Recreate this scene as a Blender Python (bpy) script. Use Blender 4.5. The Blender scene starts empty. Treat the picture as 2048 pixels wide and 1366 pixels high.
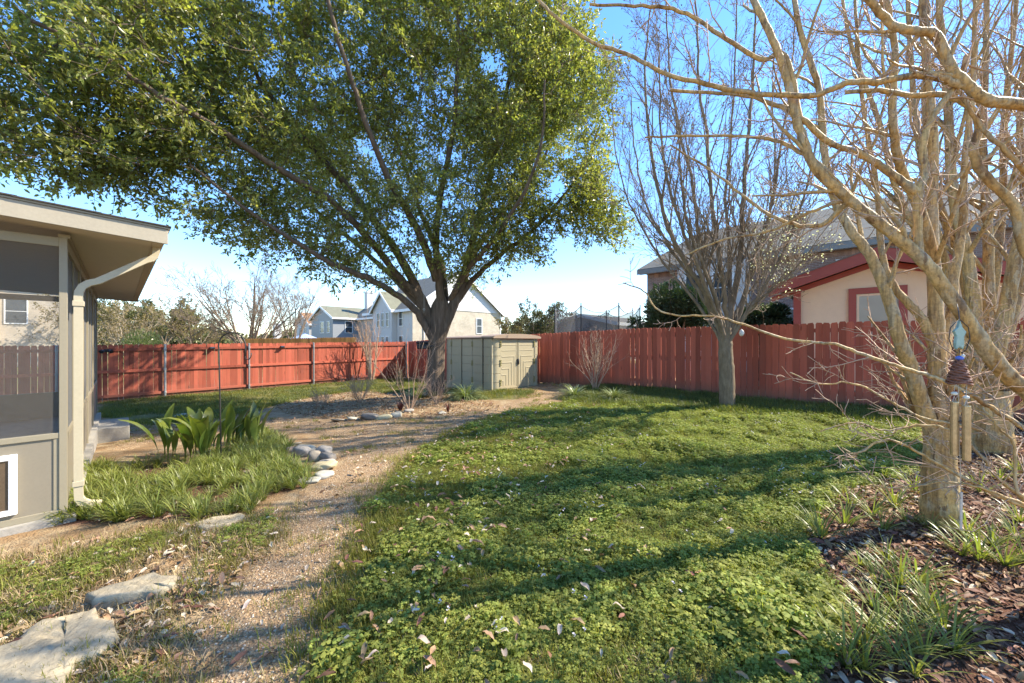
import bpy, bmesh, math, random
import numpy as np
from mathutils import Vector, Matrix

# ------------------------------------------------------------------ camera, sky, sun, exposure
scene = bpy.context.scene
COL = scene.collection
F = 750.0            # focal length in pixels of the 2048 px wide picture
CH = 1.5             # camera height
cam_d = bpy.data.cameras.new("camera")
cam = bpy.data.objects.new("camera", cam_d)
COL.objects.link(cam)
cam.location = (0, 0, CH)
cam.rotation_euler = (math.radians(90), 0, 0)
cam_d.sensor_width = 36.0
cam_d.lens = F * 36.0 / 2048.0
cam_d.clip_start = 0.05
cam_d.clip_end = 3000
scene.camera = cam

SUN_AZ = math.radians(77)     # to the right of the view axis (+Y)
SUN_EL = math.radians(41)
world = bpy.data.worlds.new("World")
scene.world = world
world.use_nodes = True
wn = world.node_tree
for n in list(wn.nodes): wn.nodes.remove(n)
sky = wn.nodes.new("ShaderNodeTexSky")
sky.sky_type = 'NISHITA'
sky.sun_disc = False
sky.sun_elevation = SUN_EL
sky.sun_rotation = SUN_AZ
sky.air_density = 1.0
sky.dust_density = 0.0
sky.ozone_density = 3.0
bg = wn.nodes.new("ShaderNodeBackground")
bg.inputs[1].default_value = 0.15
wo = wn.nodes.new("ShaderNodeOutputWorld")
sgm = wn.nodes.new("ShaderNodeGamma"); sgm.inputs[1].default_value = 0.8
shs = wn.nodes.new("ShaderNodeHueSaturation"); shs.inputs['Saturation'].default_value = 1.34
shs.inputs['Hue'].default_value = 0.508
wn.links.new(sky.outputs[0], sgm.inputs[0]); wn.links.new(sgm.outputs[0], shs.inputs['Color'])
wn.links.new(shs.outputs[0], bg.inputs[0])
wn.links.new(bg.outputs[0], wo.inputs[0])

sun_d = bpy.data.lights.new("sun", 'SUN')
sun_d.energy = 3.15
sun_d.angle = math.radians(0.55)
sun_d.color = (1.0, 0.90, 0.74)
sun = bpy.data.objects.new("sun", sun_d)
COL.objects.link(sun)
S = Vector((math.sin(SUN_AZ)*math.cos(SUN_EL), math.cos(SUN_AZ)*math.cos(SUN_EL), math.sin(SUN_EL)))
sun.rotation_euler = S.to_track_quat('Z', 'Y').to_euler()
sun.location = S * 50

scene.view_settings.view_transform = 'Standard'
scene.view_settings.look = 'None'
scene.view_settings.gamma = 1.0
scene.view_settings.use_curve_mapping = False
scene.view_settings.exposure = 2.0
scene.render.engine = 'CYCLES'
scene.cycles.max_bounces = 8
scene.cycles.diffuse_bounces = 4
scene.cycles.transparent_max_bounces = 12

RNG = np.random.default_rng(11)
random.seed(5)

# ------------------------------------------------------------------ directions, ground height, pixel helpers
AV = np.array([0.690, 0.724, 0.0]); AV /= np.linalg.norm(AV)      # along the back fence, to the right and away
BV = np.array([-AV[1], AV[0], 0.0])                               # along the right fence, to the left and away
ZV = np.array([0, 0, 1.0])

_ctrl = np.array([
 (-3.7,3.1,.04),(-12.5,11.5,-.36),(-5.3,19.1,-.33),(-9,15,-.36),(-7.5,7,-.28),(-5,5.6,-.08),(-0.6,10.8,.06),(1,12.6,.06),
 (3.6,10.6,.17),(5.2,8.5,.16),(7.4,6.9,.21),(0,0,0),(3,2.5,.10),(0,5,.0),(-2.2,10.9,-.04),(-2.5,4.9,.0),(4.6,7.8,.12),
 (6,4.6,.15),(-3,1.5,.0),(3,0,.08),(-14,5,-.35),(12,3,.25),(2,8,.06),(-6,11,-.25),(-1,16,-.15),(-1,-6,.0),(-12,0,-.1),(14,12,.2),(5,18,.1),
 (-3,24,-.35),(-16,20,-.4),(8,25,.0)])
_ca = np.c_[np.ones(len(_ctrl)), _ctrl[:, :2]]
_cw = np.linalg.lstsq(_ca, _ctrl[:, 2], rcond=None)[0]
_res = _ctrl[:, 2] - _ca @ _cw
_SG = 3.6
_K = np.exp(-((_ctrl[:, None, :2] - _ctrl[None, :, :2])**2).sum(-1) / (2*_SG**2))
_kw = np.linalg.solve(_K + 0.06*np.eye(len(_ctrl)), _res)

def gz(x, y):
    x = np.asarray(x, float); y = np.asarray(y, float)
    xc = np.clip(x, -18, 18); yc = np.clip(y, -8, 26)
    z = _cw[0] + _cw[1]*xc + _cw[2]*yc
    d2 = (xc[..., None] - _ctrl[:, 0])**2 + (yc[..., None] - _ctrl[:, 1])**2
    z = z + np.exp(-d2/(2*_SG**2)) @ _kw
    r = np.sqrt(x*x + (y-8)**2)
    w = np.clip((r-20)/15, 0, 1); w = w*w*(3-2*w)
    # low relief so that the earth is never a flat sheet
    near = np.clip(1 - r/26, 0, 1)
    z = z + near*(0.012*np.sin(3.1*x+1.3*y) + 0.010*np.sin(-2.3*x+4.7*y+1) + 0.006*np.sin(9.1*x+7.3*y)*np.sin(5.7*y-8.3*x))
    return z*(1-w) + (-0.4)*w

def G(x, y):
    return float(gz(np.array([x]), np.array([y]))[0])

def P(px, py, d):
    """point seen at pixel (px,py) at depth d"""
    return np.array([(px-1024)/F*d, d, CH + (683-py)/F*d])

def PG(px, py):
    """ground point seen at pixel"""
    d = F*CH/(py-683.0)
    for _ in range(25):
        z = G((px-1024)/F*d, d)
        d = 0.5*d + 0.5*F*(CH-z)/(py-683.0)
    x = (px-1024)/F*d
    return np.array([x, d, G(x, d)])

def proj(p):
    p = np.asarray(p)
    return 1024 + F*p[..., 0]/p[..., 1], 683 - F*(p[..., 2]-CH)/p[..., 1]

def inpoly(x, y, poly):
    poly = np.asarray(poly, float)
    c = np.zeros(np.shape(x), bool)
    j = len(poly)-1
    for i in range(len(poly)):
        xi, yi = poly[i][:2]; xj, yj = poly[j][:2]
        cond = ((yi > y) != (yj > y)) & (x < (xj-xi)*(y-yi)/((yj-yi) + 1e-12) + xi)
        c ^= cond
        j = i
    return c

def pxpoly(pts):
    return np.array([PG(a, b)[:2] for a, b in pts])

def unit(v):
    v = np.asarray(v, float)
    return v/(np.linalg.norm(v)+1e-12)

# ------------------------------------------------------------------ mesh and object helpers
WL = {}     # world location of every built object (parents are never rotated or scaled unless noted)

def mesh_np(name, verts, faces, mat=None, smooth=False):
    """faces: list of (m,k) int arrays"""
    me = bpy.data.meshes.new(name)
    verts = np.asarray(verts, np.float32)
    faces = [np.asarray(f, np.int32) for f in faces if len(f)]
    me.vertices.add(len(verts))
    me.vertices.foreach_set("co", verts.ravel())
    nl = sum(f.size for f in faces); nf = sum(len(f) for f in faces)
    me.loops.add(nl); me.polygons.add(nf)
    me.loops.foreach_set("vertex_index", np.concatenate([f.ravel() for f in faces]))
    st = []; o = 0
    for f in faces:
        st.append(o + np.arange(len(f))*f.shape[1]); o += f.size
    me.polygons.foreach_set("loop_start", np.concatenate(st).astype(np.int32))
    me.polygons.foreach_set("use_smooth", np.full(nf, bool(smooth)))
    me.update(calc_edges=True)
    if mat is not None: me.materials.append(mat)
    return me

def link(name, me, parent=None, loc=(0, 0, 0)):
    o = bpy.data.objects.new(name, me)
    COL.objects.link(o)
    o.location = loc
    if parent is not None: o.parent = parent
    return o

def tag(o, label=None, cat=None, group=None, kind=None):
    if label: o['label'] = label
    if cat: o['category'] = cat
    if group: o['group'] = group
    if kind: o['kind'] = kind
    return o

def thing(name, label, cat, loc, group=None):
    o = bpy.data.objects.new(name, None)
    COL.objects.link(o)
    o.location = tuple(float(v) for v in loc)
    o.empty_display_size = 0.2
    WL[o.name] = np.array(loc, float)
    return tag(o, label, cat, group)

def wl(o):
    return WL.get(o.name, np.zeros(3)) if o is not None else np.zeros(3)

class MB:
    def __init__(s): s.v = []; s.f = {}; s.n = 0
    def add(s, verts, faces):
        verts = np.asarray(verts, float)
        for f in faces:
            s.f.setdefault(len(f), []).append([i+s.n for i in f])
        s.v.append(verts); s.n += len(verts)
        return s
    def box(s, o, U, V, W):
        o = np.asarray(o, float); U = np.asarray(U, float); V = np.asarray(V, float); W = np.asarray(W, float)
        if np.dot(np.cross(U, V), W) < 0: U, V = V, U
        vs = [o, o+U, o+U+V, o+V, o+W, o+U+W, o+U+V+W, o+V+W]
        return s.add(vs, [(0,3,2,1),(4,5,6,7),(0,1,5,4),(1,2,6,5),(2,3,7,6),(3,0,4,7)])
    def prism(s, poly, W):
        """planar polygon (list of 3-D points) extruded along W"""
        poly = [np.asarray(p, float) for p in poly]; W = np.asarray(W, float); n = len(poly)
        nn = sum((np.cross(poly[i]-poly[0], poly[i+1]-poly[0]) for i in range(1, n-1)), np.zeros(3))
        if np.dot(nn, W) < 0: poly = poly[::-1]
        vs = poly + [p+W for p in poly]
        fs = [tuple(range(n))[::-1], tuple(range(n, 2*n))] + [(i, (i+1) % n, (i+1) % n+n, i+n) for i in range(n)]
        return s.add(vs, fs)
    def lathe(s, c, prof, n=12, axis=None):
        """prof: list of (r,z) from low to high"""
        c = np.asarray(c, float); vs = []
        for r, z in prof:
            for k in range(n):
                a = 2*math.pi*k/n
                vs.append(c + np.array([r*math.cos(a), r*math.sin(a), z]))
        fs = []
        for i in range(len(prof)-1):
            for k in range(n):
                fs.append((i*n+k, i*n+(k+1) % n, (i+1)*n+(k+1) % n, (i+1)*n+k))
        fs.append(tuple(range(n))[::-1]); fs.append(tuple(range((len(prof)-1)*n, len(prof)*n)))
        return s.add(vs, fs)
    def tube(s, pts, r, sides=6, cap=True):
        pts = [np.asarray(p, float) for p in pts]; n = len(pts)
        rr = r if hasattr(r, '__len__') else [r]*n
        t0 = unit(pts[1]-pts[0]); ref = np.eye(3)[np.argmin(abs(t0))]
        u = unit(np.cross(t0, ref)); vs = []
        for i in range(n):
            t = unit(pts[min(i+1, n-1)]-pts[max(i-1, 0)])
            u = unit(u - t*np.dot(u, t)); w = np.cross(t, u)
            for k in range(sides):
                a = 2*math.pi*k/sides
                vs.append(pts[i] + rr[i]*(math.cos(a)*u + math.sin(a)*w))
        fs = [(i*sides+k, i*sides+(k+1) % sides, (i+1)*sides+(k+1) % sides, (i+1)*sides+k) for i in range(n-1) for k in range(sides)]
        if cap:
            fs.append(tuple(range(sides))[::-1]); fs.append(tuple(range((n-1)*sides, n*sides)))
        return s.add(vs, fs)
    def sweep(s, prof, pts, upref):
        """prof: closed list of (a,b) in the plane across the path; a along 'side', b along 'nrm'"""
        pts = [np.asarray(p, float) for p in pts]; n = len(pts); m = len(prof); vs = []
        for i in range(n):
            t = unit(pts[min(i+1, n-1)]-pts[max(i-1, 0)])
            side = unit(np.cross(t, upref)) ; nrm = np.cross(side, t)
            for a, b in prof: vs.append(pts[i] + a*side + b*nrm)
        fs = [(i*m+k, i*m+(k+1) % m, (i+1)*m+(k+1) % m, (i+1)*m+k) for i in range(n-1) for k in range(m)]
        fs.append(tuple(range(m))[::-1]); fs.append(tuple(range((n-1)*m, n*m)))
        return s.add(vs, fs)
    def mesh(s, name, mat, off=(0, 0, 0), smooth=False):
        v = np.concatenate(s.v) - np.asarray(off)
        return mesh_np(name, v, [np.array(f) for f in s.f.values()], mat, smooth)
    def build(s, name, mat, parent=None, smooth=False, bevel=0.0):
        off = wl(parent)
        o = link(name, s.mesh(name, mat, off, smooth), parent)
        WL[o.name] = off
        if bevel:
            b = o.modifiers.new("bevel", 'BEVEL'); b.width = bevel; b.segments = 2; b.limit_method = 'ANGLE'; b.angle_limit = math.radians(40)
        return o

class Tubes:
    """thousands of tapering branches in one mesh"""
    def __init__(s): s.g = {}; s.count = 0
    def add(s, pts, rad, sides):
        pts = np.asarray(pts, float)
        s.g.setdefault((len(pts), sides), []).append((pts, np.asarray(rad, float))); s.count += 1
    def arrays(s):
        V = []; Fs = []; o = 0
        for (n, k), lst in s.g.items():
            P_ = np.stack([a for a, _ in lst]); R_ = np.stack([b for _, b in lst]); m = len(lst)
            T = np.empty_like(P_)
            T[:, 1:-1] = P_[:, 2:]-P_[:, :-2]; T[:, 0] = P_[:, 1]-P_[:, 0]; T[:, -1] = P_[:, -1]-P_[:, -2]
            T /= np.linalg.norm(T, axis=-1, keepdims=True)+1e-9
            D = np.abs(T).mean(1); ref = np.eye(3)[np.argmin(D, axis=1)]
            U = np.cross(T, ref[:, None, :]); U /= np.linalg.norm(U, axis=-1, keepdims=True)+1e-9
            W = np.cross(T, U)
            a = np.arange(k)*2*np.pi/k
            vv = P_[:, :, None, :] + R_[:, :, None, None]*(np.cos(a)[None, None, :, None]*U[:, :, None, :] + np.sin(a)[None, None, :, None]*W[:, :, None, :])
            V.append(vv.reshape(-1, 3))
            i = np.arange(n-1)[:, None]; j = np.arange(k)[None, :]
            q = np.stack([i*k+j, i*k+(j+1) % k, (i+1)*k+(j+1) % k, (i+1)*k+j], -1).reshape(-1, 4)
            Fs.append((q[None] + (np.arange(m)*n*k)[:, None, None]).reshape(-1, 4) + o)
            o += m*n*k
        return np.concatenate(V), np.concatenate(Fs)
    def build(s, name, mat, parent=None):
        v, f = s.arrays(); off = wl(parent)
        o = link(name, mesh_np(name, v-off, [f], mat, True), parent)
        WL[o.name] = off
        return o

def leaf_mesh(name, pos, nrm, axis, length, width, mat, parent=None, fold=0.15):
    """many folded pointed leaves; each has 6 vertices"""
    pos = np.asarray(pos); n = len(pos)
    axis = axis/(np.linalg.norm(axis, axis=1, keepdims=True)+1e-9)
    side = np.cross(nrm, axis); side /= np.linalg.norm(side, axis=1, keepdims=True)+1e-9
    up = np.cross(axis, side)
    L = np.asarray(length)[:, None]; Wd = np.asarray(width)[:, None]
    v = np.stack([pos,
                  pos+axis*L*.33+side*Wd*.5+up*Wd*fold, pos+axis*L*.70+side*Wd*.38+up*Wd*fold,
                  pos+axis*L - up*Wd*fold,
                  pos+axis*L*.70-side*Wd*.38+up*Wd*fold, pos+axis*L*.33-side*Wd*.5+up*Wd*fold], 1).reshape(-1, 3)
    b = (np.arange(n)*6)[:, None]
    f1 = b+np.array([[0, 1, 2, 3]]); f2 = b+np.array([[0, 3, 4, 5]])
    off = wl(parent)
    me = mesh_np(name, v-off, [np.concatenate([f1, f2])], mat)
    o = link(name, me, parent); WL[o.name] = off
    return o

def rand_unit(n, rng=RNG):
    v = rng.normal(size=(n, 3)); return v/np.linalg.norm(v, axis=1, keepdims=True)

def catmull(pts, k=4):
    pts = [np.asarray(p, float) for p in pts]
    q = [2*pts[0]-pts[1]] + pts + [2*pts[-1]-pts[-2]]
    out = []
    for i in range(1, len(q)-2):
        for j in range(k):
            t = j/k
            out.append(0.5*((2*q[i]) + (-q[i-1]+q[i+1])*t + (2*q[i-1]-5*q[i]+4*q[i+1]-q[i+2])*t*t + (-q[i-1]+3*q[i]-3*q[i+1]+q[i+2])*t**3))
    out.append(pts[-1])
    return np.array(out)

# ------------------------------------------------------------------ materials
def new_mat(name):
    m = bpy.data.materials.new(name); m.use_nodes = True
    nt = m.node_tree
    bs = nt.nodes["Principled BSDF"]
    return m, nt, bs

def N(nt, t, **kw):
    n = nt.nodes.new(t)
    for k, v in kw.items(): setattr(n, k, v)
    return n

def coords(nt, scale=(1, 1, 1), rot=(0, 0, 0), which='Object'):
    tc = N(nt, "ShaderNodeTexCoord"); mp = N(nt, "ShaderNodeMapping")
    mp.inputs['Scale'].default_value = scale; mp.inputs['Rotation'].default_value = rot
    nt.links.new(tc.outputs[which], mp.inputs[0])
    return mp.outputs[0]

def noise(nt, vec, scale, detail=4, rough=.6):
    n = N(nt, "ShaderNodeTexNoise"); n.inputs['Scale'].default_value = scale
    n.inputs['Detail'].default_value = detail; n.inputs['Roughness'].default_value = rough
    nt.links.new(vec, n.inputs['Vector']); return n.outputs['Fac']

def ramp(nt, fac, stops):
    r = N(nt, "ShaderNodeValToRGB")
    while len(r.color_ramp.elements) < len(stops): r.color_ramp.elements.new(0.5)
    for e, (p, c) in zip(r.color_ramp.elements, stops):
        e.position = p; e.color = tuple(c)+(1,) if len(c) == 3 else c
    nt.links.new(fac, r.inputs[0]); return r.outputs[0]

def mixc(nt, fac, a, b, mode='MIX'):
    m = N(nt, "ShaderNodeMix", data_type='RGBA', blend_type=mode)
    for s_, v in ((m.inputs[0], fac), (m.inputs[6], a), (m.inputs[7], b)):
        if hasattr(v, 'is_output'): nt.links.new(v, s_)
        elif hasattr(v, '__len__'): s_.default_value = tuple(v)+(1,)
        else: s_.default_value = v
    return m.outputs[2]

def bump(nt, h, strength, dist, bs):
    b = N(nt, "ShaderNodeBump"); b.inputs['Strength'].default_value = strength; b.inputs['Distance'].default_value = dist
    nt.links.new(h, b.inputs['Height']); nt.links.new(b.outputs[0], bs.inputs['Normal'])
    return b

def mat_plain(name, c, rough=.6, var=.15, scale=6, bmp=.15, bd=.004, metal=0, spec=.4, stretch=(1, 1, 1), objvar=0.0, fine=60):
    m, nt, bs = new_mat(name)
    v = coords(nt, stretch)
    f = noise(nt, v, scale); f2 = noise(nt, v, fine, 3)
    c = np.array(c)
    col = ramp(nt, f, [(.3, np.clip(c*(1-var), 0, 1)), (.7, np.clip(c*(1+var), 0, 1))])
    col = mixc(nt, .5, col, ramp(nt, f2, [(.35, np.clip(c*(1-var), 0, 1)), (.65, np.clip(c*(1+var), 0, 1))]))
    if objvar:
        oi = N(nt, "ShaderNodeObjectInfo")
        k = N(nt, "ShaderNodeMapRange"); k.inputs[3].default_value = 1-objvar; k.inputs[4].default_value = 1+objvar
        nt.links.new(oi.outputs['Random'], k.inputs[0])
        hs = N(nt, "ShaderNodeHueSaturation")
        nt.links.new(k.outputs[0], hs.inputs['Value']); nt.links.new(col, hs.inputs['Color']); col = hs.outputs[0]
    nt.links.new(col, bs.inputs['Base Color'])
    bs.inputs['Roughness'].default_value = rough; bs.inputs['Metallic'].default_value = metal
    bs.inputs['Specular IOR Level'].default_value = spec
    if bmp: bump(nt, f2, bmp, bd, bs)
    return m

def mat_leaf(name, c1, c2, rough=.45, transl=.35, spec=.4, tint=None, objrand=False, nscale=1.3):
    """leaf: two greens by noise in space, thin translucency"""
    m, nt, bs = new_mat(name)
    v = coords(nt)
    f = noise(nt, v, nscale, 3)
    g = N(nt, "ShaderNodeNewGeometry")
    col = ramp(nt, f, [(.35, c1), (.65, c2)])
    # each separate leaf or plant is a little lighter or darker
    if objrand:
        rnd = N(nt, "ShaderNodeObjectInfo").outputs['Random']
    else:
        rnd = g.outputs['Random Per Island']
    k = N(nt, "ShaderNodeMapRange"); k.inputs[3].default_value = .62; k.inputs[4].default_value = 1.42
    nt.links.new(rnd, k.inputs[0])
    hs = N(nt, "ShaderNodeHueSaturation"); nt.links.new(k.outputs[0], hs.inputs['Value']); nt.links.new(col, hs.inputs['Color'])
    h2 = N(nt, "ShaderNodeMapRange"); h2.inputs[3].default_value = .475; h2.inputs[4].default_value = .515
    w = N(nt, "ShaderNodeTexWhiteNoise", noise_dimensions='1D'); nt.links.new(rnd, w.inputs['W'])
    nt.links.new(w.outputs['Value'], h2.inputs[0]); nt.links.new(h2.outputs[0], hs.inputs['Hue'])
    col = hs.outputs[0]
    nt.links.new(col, bs.inputs['Base Color'])
    bs.inputs['Roughness'].default_value = rough; bs.inputs['Specular IOR Level'].default_value = spec
    tr = N(nt, "ShaderNodeBsdfTranslucent")
    tc = mixc(nt, 1.0, col, (1.0, 1.05, .45), 'MULTIPLY')
    sc = mixc(nt, 1.0, tc, (1.6, 1.6, 1.6), 'MULTIPLY')
    nt.links.new(sc, tr.inputs[0])
    mx = N(nt, "ShaderNodeMixShader"); mx.inputs[0].default_value = transl
    nt.links.new(bs.outputs[0], mx.inputs[1]); nt.links.new(tr.outputs[0], mx.inputs[2])
    out = nt.nodes["Material Output"]; nt.links.new(mx.outputs[0], out.inputs[0])
    return m

def mat_bark(name, c1, c2, c3, stretch=(14, 14, 2.2), bmp=.8, bd=.02, rough=.9):
    m, nt, bs = new_mat(name)
    v = coords(nt, stretch)
    f = noise(nt, v, 1.0, 6, .65)
    v2 = coords(nt); f2 = noise(nt, v2, 3.0, 4)
    col = mixc(nt, f2, ramp(nt, f, [(.32, c1), (.55, c2), (.72, c3)]), ramp(nt, f, [(.3, np.array(c1)*1.25), (.7, np.array(c2)*.9)]))
    nt.links.new(col, bs.inputs['Base Color']); bs.inputs['Roughness'].default_value = rough
    bs.inputs['Specular IOR Level'].default_value = .2
    bump(nt, f, bmp, bd, bs)
    return m

def mat_brick(name, c1, c2, mortar, bw=.2, bh=.067, basis=None, rough=.9):
    """basis: direction along the wall (unit, horizontal)"""
    m, nt, bs = new_mat(name)
    tc = N(nt, "ShaderNodeTexCoord")
    dt = N(nt, "ShaderNodeVectorMath", operation='DOT_PRODUCT'); dt.inputs[1].default_value = tuple(basis)
    nt.links.new(tc.outputs['Object'], dt.inputs[0])
    sp = N(nt, "ShaderNodeSeparateXYZ"); nt.links.new(tc.outputs['Object'], sp.inputs[0])
    cb = N(nt, "ShaderNodeCombineXYZ"); nt.links.new(dt.outputs['Value'], cb.inputs[0]); nt.links.new(sp.outputs[2], cb.inputs[1])
    br = N(nt, "ShaderNodeTexBrick")
    br.inputs['Color1'].default_value = tuple(c1)+(1,); br.inputs['Color2'].default_value = tuple(c2)+(1,); br.inputs['Mortar'].default_value = tuple(mortar)+(1,)
    br.inputs['Scale'].default_value = 1; br.inputs['Mortar Size'].default_value = .006
    br.inputs['Brick Width'].default_value = bw; br.inputs['Row Height'].default_value = bh; br.inputs['Bias'].default_value = -.1
    nt.links.new(cb.outputs[0], br.inputs['Vector'])
    f = noise(nt, coords(nt), 1.2, 5)
    col = mixc(nt, 1.0, br.outputs[0], ramp(nt, f, [(.3, (.8, .8, .8)), (.7, (1.12, 1.1, 1.08))]), 'MULTIPLY')
    nt.links.new(col, bs.inputs['Base Color']); bs.inputs['Roughness'].default_value = rough
    inv = N(nt, "ShaderNodeMath", operation='SUBTRACT'); inv.inputs[0].default_value = 1; nt.links.new(br.outputs['Fac'], inv.inputs[1])
    bump(nt, inv.outputs[0], .5, .01, bs)
    return m

def mat_roof(name, c, rows=.14):
    m, nt, bs = new_mat(name)
    v = coords(nt)
    f = noise(nt, v, 2.0, 5); f2 = noise(nt, v, 26.0, 3)
    sp = N(nt, "ShaderNodeSeparateXYZ"); nt.links.new(v, sp.inputs[0])
    w = N(nt, "ShaderNodeMath", operation='MULTIPLY'); w.inputs[1].default_value = 1/rows*.55; nt.links.new(sp.outputs[2], w.inputs[0])
    fr = N(nt, "ShaderNodeMath", operation='FRACT'); nt.links.new(w.outputs[0], fr.inputs[0])
    c = np.array(c)
    col = mixc(nt, .55, ramp(nt, f, [(.3, c*.8), (.7, c*1.2)]), ramp(nt, f2, [(.3, c*.65), (.7, c*1.3)]))
    nt.links.new(col, bs.inputs['Base Color']); bs.inputs['Roughness'].default_value = .95
    bs.inputs['Specular IOR Level'].default_value = .15
    bump(nt, f2, .4, .01, bs)
    return m

def mat_glass(name, c=(.05, .06, .07), rough=.2):
    m, nt, bs = new_mat(name)
    f = noise(nt, coords(nt), .8, 2)
    col = ramp(nt, f, [(.3, np.array(c)*.7), (.7, np.array(c)*1.3)])
    nt.links.new(col, bs.inputs['Base Color']); bs.inputs['Roughness'].default_value = rough; bs.inputs['Specular IOR Level'].default_value = .4
    return m

def mat_screen(name, c, opac):
    m, nt, bs = new_mat(name)
    f = noise(nt, coords(nt), 40, 2)
    nt.links.new(ramp(nt, f, [(.3, np.array(c)*.85), (.7, np.array(c)*1.15)]), bs.inputs['Base Color'])
    bs.inputs['Roughness'].default_value = .7
    tr = N(nt, "ShaderNodeBsdfTransparent"); mx = N(nt, "ShaderNodeMixShader"); mx.inputs[0].default_value = opac
    nt.links.new(tr.outputs[0], mx.inputs[1]); nt.links.new(bs.outputs[0], mx.inputs[2])
    nt.links.new(mx.outputs[0], nt.nodes["Material Output"].inputs[0])
    return m

def mat_stained(name, c):
    """stained fence wood: vertical grain, knots and per-board tint"""
    m, nt, bs = new_mat(name)
    oi = N(nt, "ShaderNodeObjectInfo")
    tc = N(nt, "ShaderNodeTexCoord")
    off = N(nt, "ShaderNodeVectorMath", operation='SCALE'); off.inputs['Scale'].default_value = 37.0
    cmb = N(nt, "ShaderNodeCombineXYZ")
    for i in range(3): nt.links.new(oi.outputs['Random'], cmb.inputs[i])
    nt.links.new(cmb.outputs[0], off.inputs[0])
    ad = N(nt, "ShaderNodeVectorMath", operation='ADD'); nt.links.new(tc.outputs['Object'], ad.inputs[0]); nt.links.new(off.outputs[0], ad.inputs[1])
    mp = N(nt, "ShaderNodeMapping"); mp.inputs['Scale'].default_value = (30, 30, 1.4); nt.links.new(ad.outputs[0], mp.inputs[0])
    g = noise(nt, mp.outputs[0], 1.6, 5, .65)
    f = noise(nt, ad.outputs[0], 2.2, 4)
    kn = N(nt, "ShaderNodeTexVoronoi"); kn.inputs['Scale'].default_value = 1.0
    mp2 = N(nt, "ShaderNodeMapping"); mp2.inputs['Scale'].default_value = (6, 6, 2.6); nt.links.new(ad.outputs[0], mp2.inputs[0]); nt.links.new(mp2.outputs[0], kn.inputs['Vector'])
    c = np.array(c)
    col = mixc(nt, .5, ramp(nt, g, [(.3, c*.72), (.7, c*1.2)]), ramp(nt, f, [(.3, c*np.array([.78, .75, .8])), (.7, c*np.array([1.12, 1.2, 1.1]))]))
    col = mixc(nt, ramp(nt, kn.outputs['Distance'], [(.05, (1, 1, 1)), (.13, (0, 0, 0))]), col, c*.45)
    k = N(nt, "ShaderNodeMapRange"); k.inputs[3].default_value = .66; k.inputs[4].default_value = 1.32
    nt.links.new(oi.outputs['Random'], k.inputs[0])
    sz_ = N(nt, "ShaderNodeSeparateXYZ"); nt.links.new(tc.outputs['Object'], sz_.inputs[0])
    dn_ = N(nt, "ShaderNodeMath", operation='MULTIPLY_ADD'); dn_.inputs[1].default_value = -.22; nt.links.new(g, dn_.inputs[0]); nt.links.new(sz_.outputs[2], dn_.inputs[2])
    dm = N(nt, "ShaderNodeMapRange"); dm.inputs[1].default_value = -.09; dm.inputs[2].default_value = .10; dm.inputs[3].default_value = .75; dm.inputs[4].default_value = 0.0
    nt.links.new(dn_.outputs[0], dm.inputs[0])
    st_ = noise(nt, ad.outputs[0], 1.1, 5, .7)
    col = mixc(nt, ramp(nt, st_, [(.52, (0, 0, 0)), (.68, (.55, .55, .55))]), col, c*np.array([.62, .80, .95]))
    hs = N(nt, "ShaderNodeHueSaturation"); nt.links.new(k.outputs[0], hs.inputs['Value']); nt.links.new(col, hs.inputs['Color'])
    fin = mixc(nt, dm.outputs[0], hs.outputs[0], (.15, .095, .065))
    nt.links.new(fin, bs.inputs['Base Color']); bs.inputs['Roughness'].default_value = .8; bs.inputs['Specular IOR Level'].default_value = .25
    bump(nt, g, .35, .004, bs)
    return m
# ------------------------------------------------------------------ zones of the yard (outlined where they lie on the ground)
LAWN = pxpoly([(560,1500),(650,1260),(722,1060),(815,925),(912,862),(1040,822),(1150,806),(1300,812),(1440,826),(1600,832),(1840,856),(1825,945),(1660,990),(1600,1090),(1680,1190),(1640,1300),(1600,1500)])
PATH = pxpoly([(260,1480),(420,1235),(530,1105),(575,1020),(640,965),(695,925),(680,888),(590,862),(520,846),(400,848),(330,870),(260,900),(225,900),(250,850),(420,838),(560,836),(700,846),(850,840),(950,826),(1040,797),(1100,783),(1075,767),(1140,768),(1165,782),(1110,803),(1040,824),(912,862),(815,925),(728,1050),(655,1250),(565,1480)])
BED_L = pxpoly([(150,1010),(165,945),(300,930),(420,925),(470,880),(520,866),(575,890),(592,935),(628,945),(612,978),(540,990),(500,1030),(400,1042),(320,1037),(230,1045),(110,1058),(90,1050)])
BED_R = pxpoly([(1840,858),(1825,945),(1660,990),(1600,1090),(1680,1190),(1640,1300),(1600,1500),(2500,1500),(2500,900),(2048,835)])
BED_T = pxpoly([(545,812),(640,792),(700,783),(850,778),(960,800),(1010,815),(960,826),(850,838),(700,843),(580,832)])
TURF_B = pxpoly([(205,812),(206,835),(300,850),(430,842),(545,812),(640,792),(700,783),(900,790),(960,800),(1050,797),(1070,783),(985,783),(895,768),(830,760),(750,759),(500,780),(205,806)])
TURF_F = pxpoly([(1130,800),(1165,780),(1200,770),(1290,778),(1430,792),(1560,806),(1850,826),(1840,858),(1600,832),(1440,826),(1300,812),(1150,806)])
WEEDS_L = pxpoly([(40,1130),(250,1060),(420,1050),(550,1030),(535,1095),(425,1225),(270,1480),(-300,1480),(-200,1180)])

def soft(poly, x, y, r=.16):
    acc = np.zeros(np.shape(x)); n = 0
    for k in range(13):
        rr = 0 if k == 0 else r*(.5 if k < 7 else 1); a = k*1.047
        acc += inpoly(x+rr*math.cos(a), y+rr*math.sin(a), poly); n += 1
    return acc/n

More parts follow.
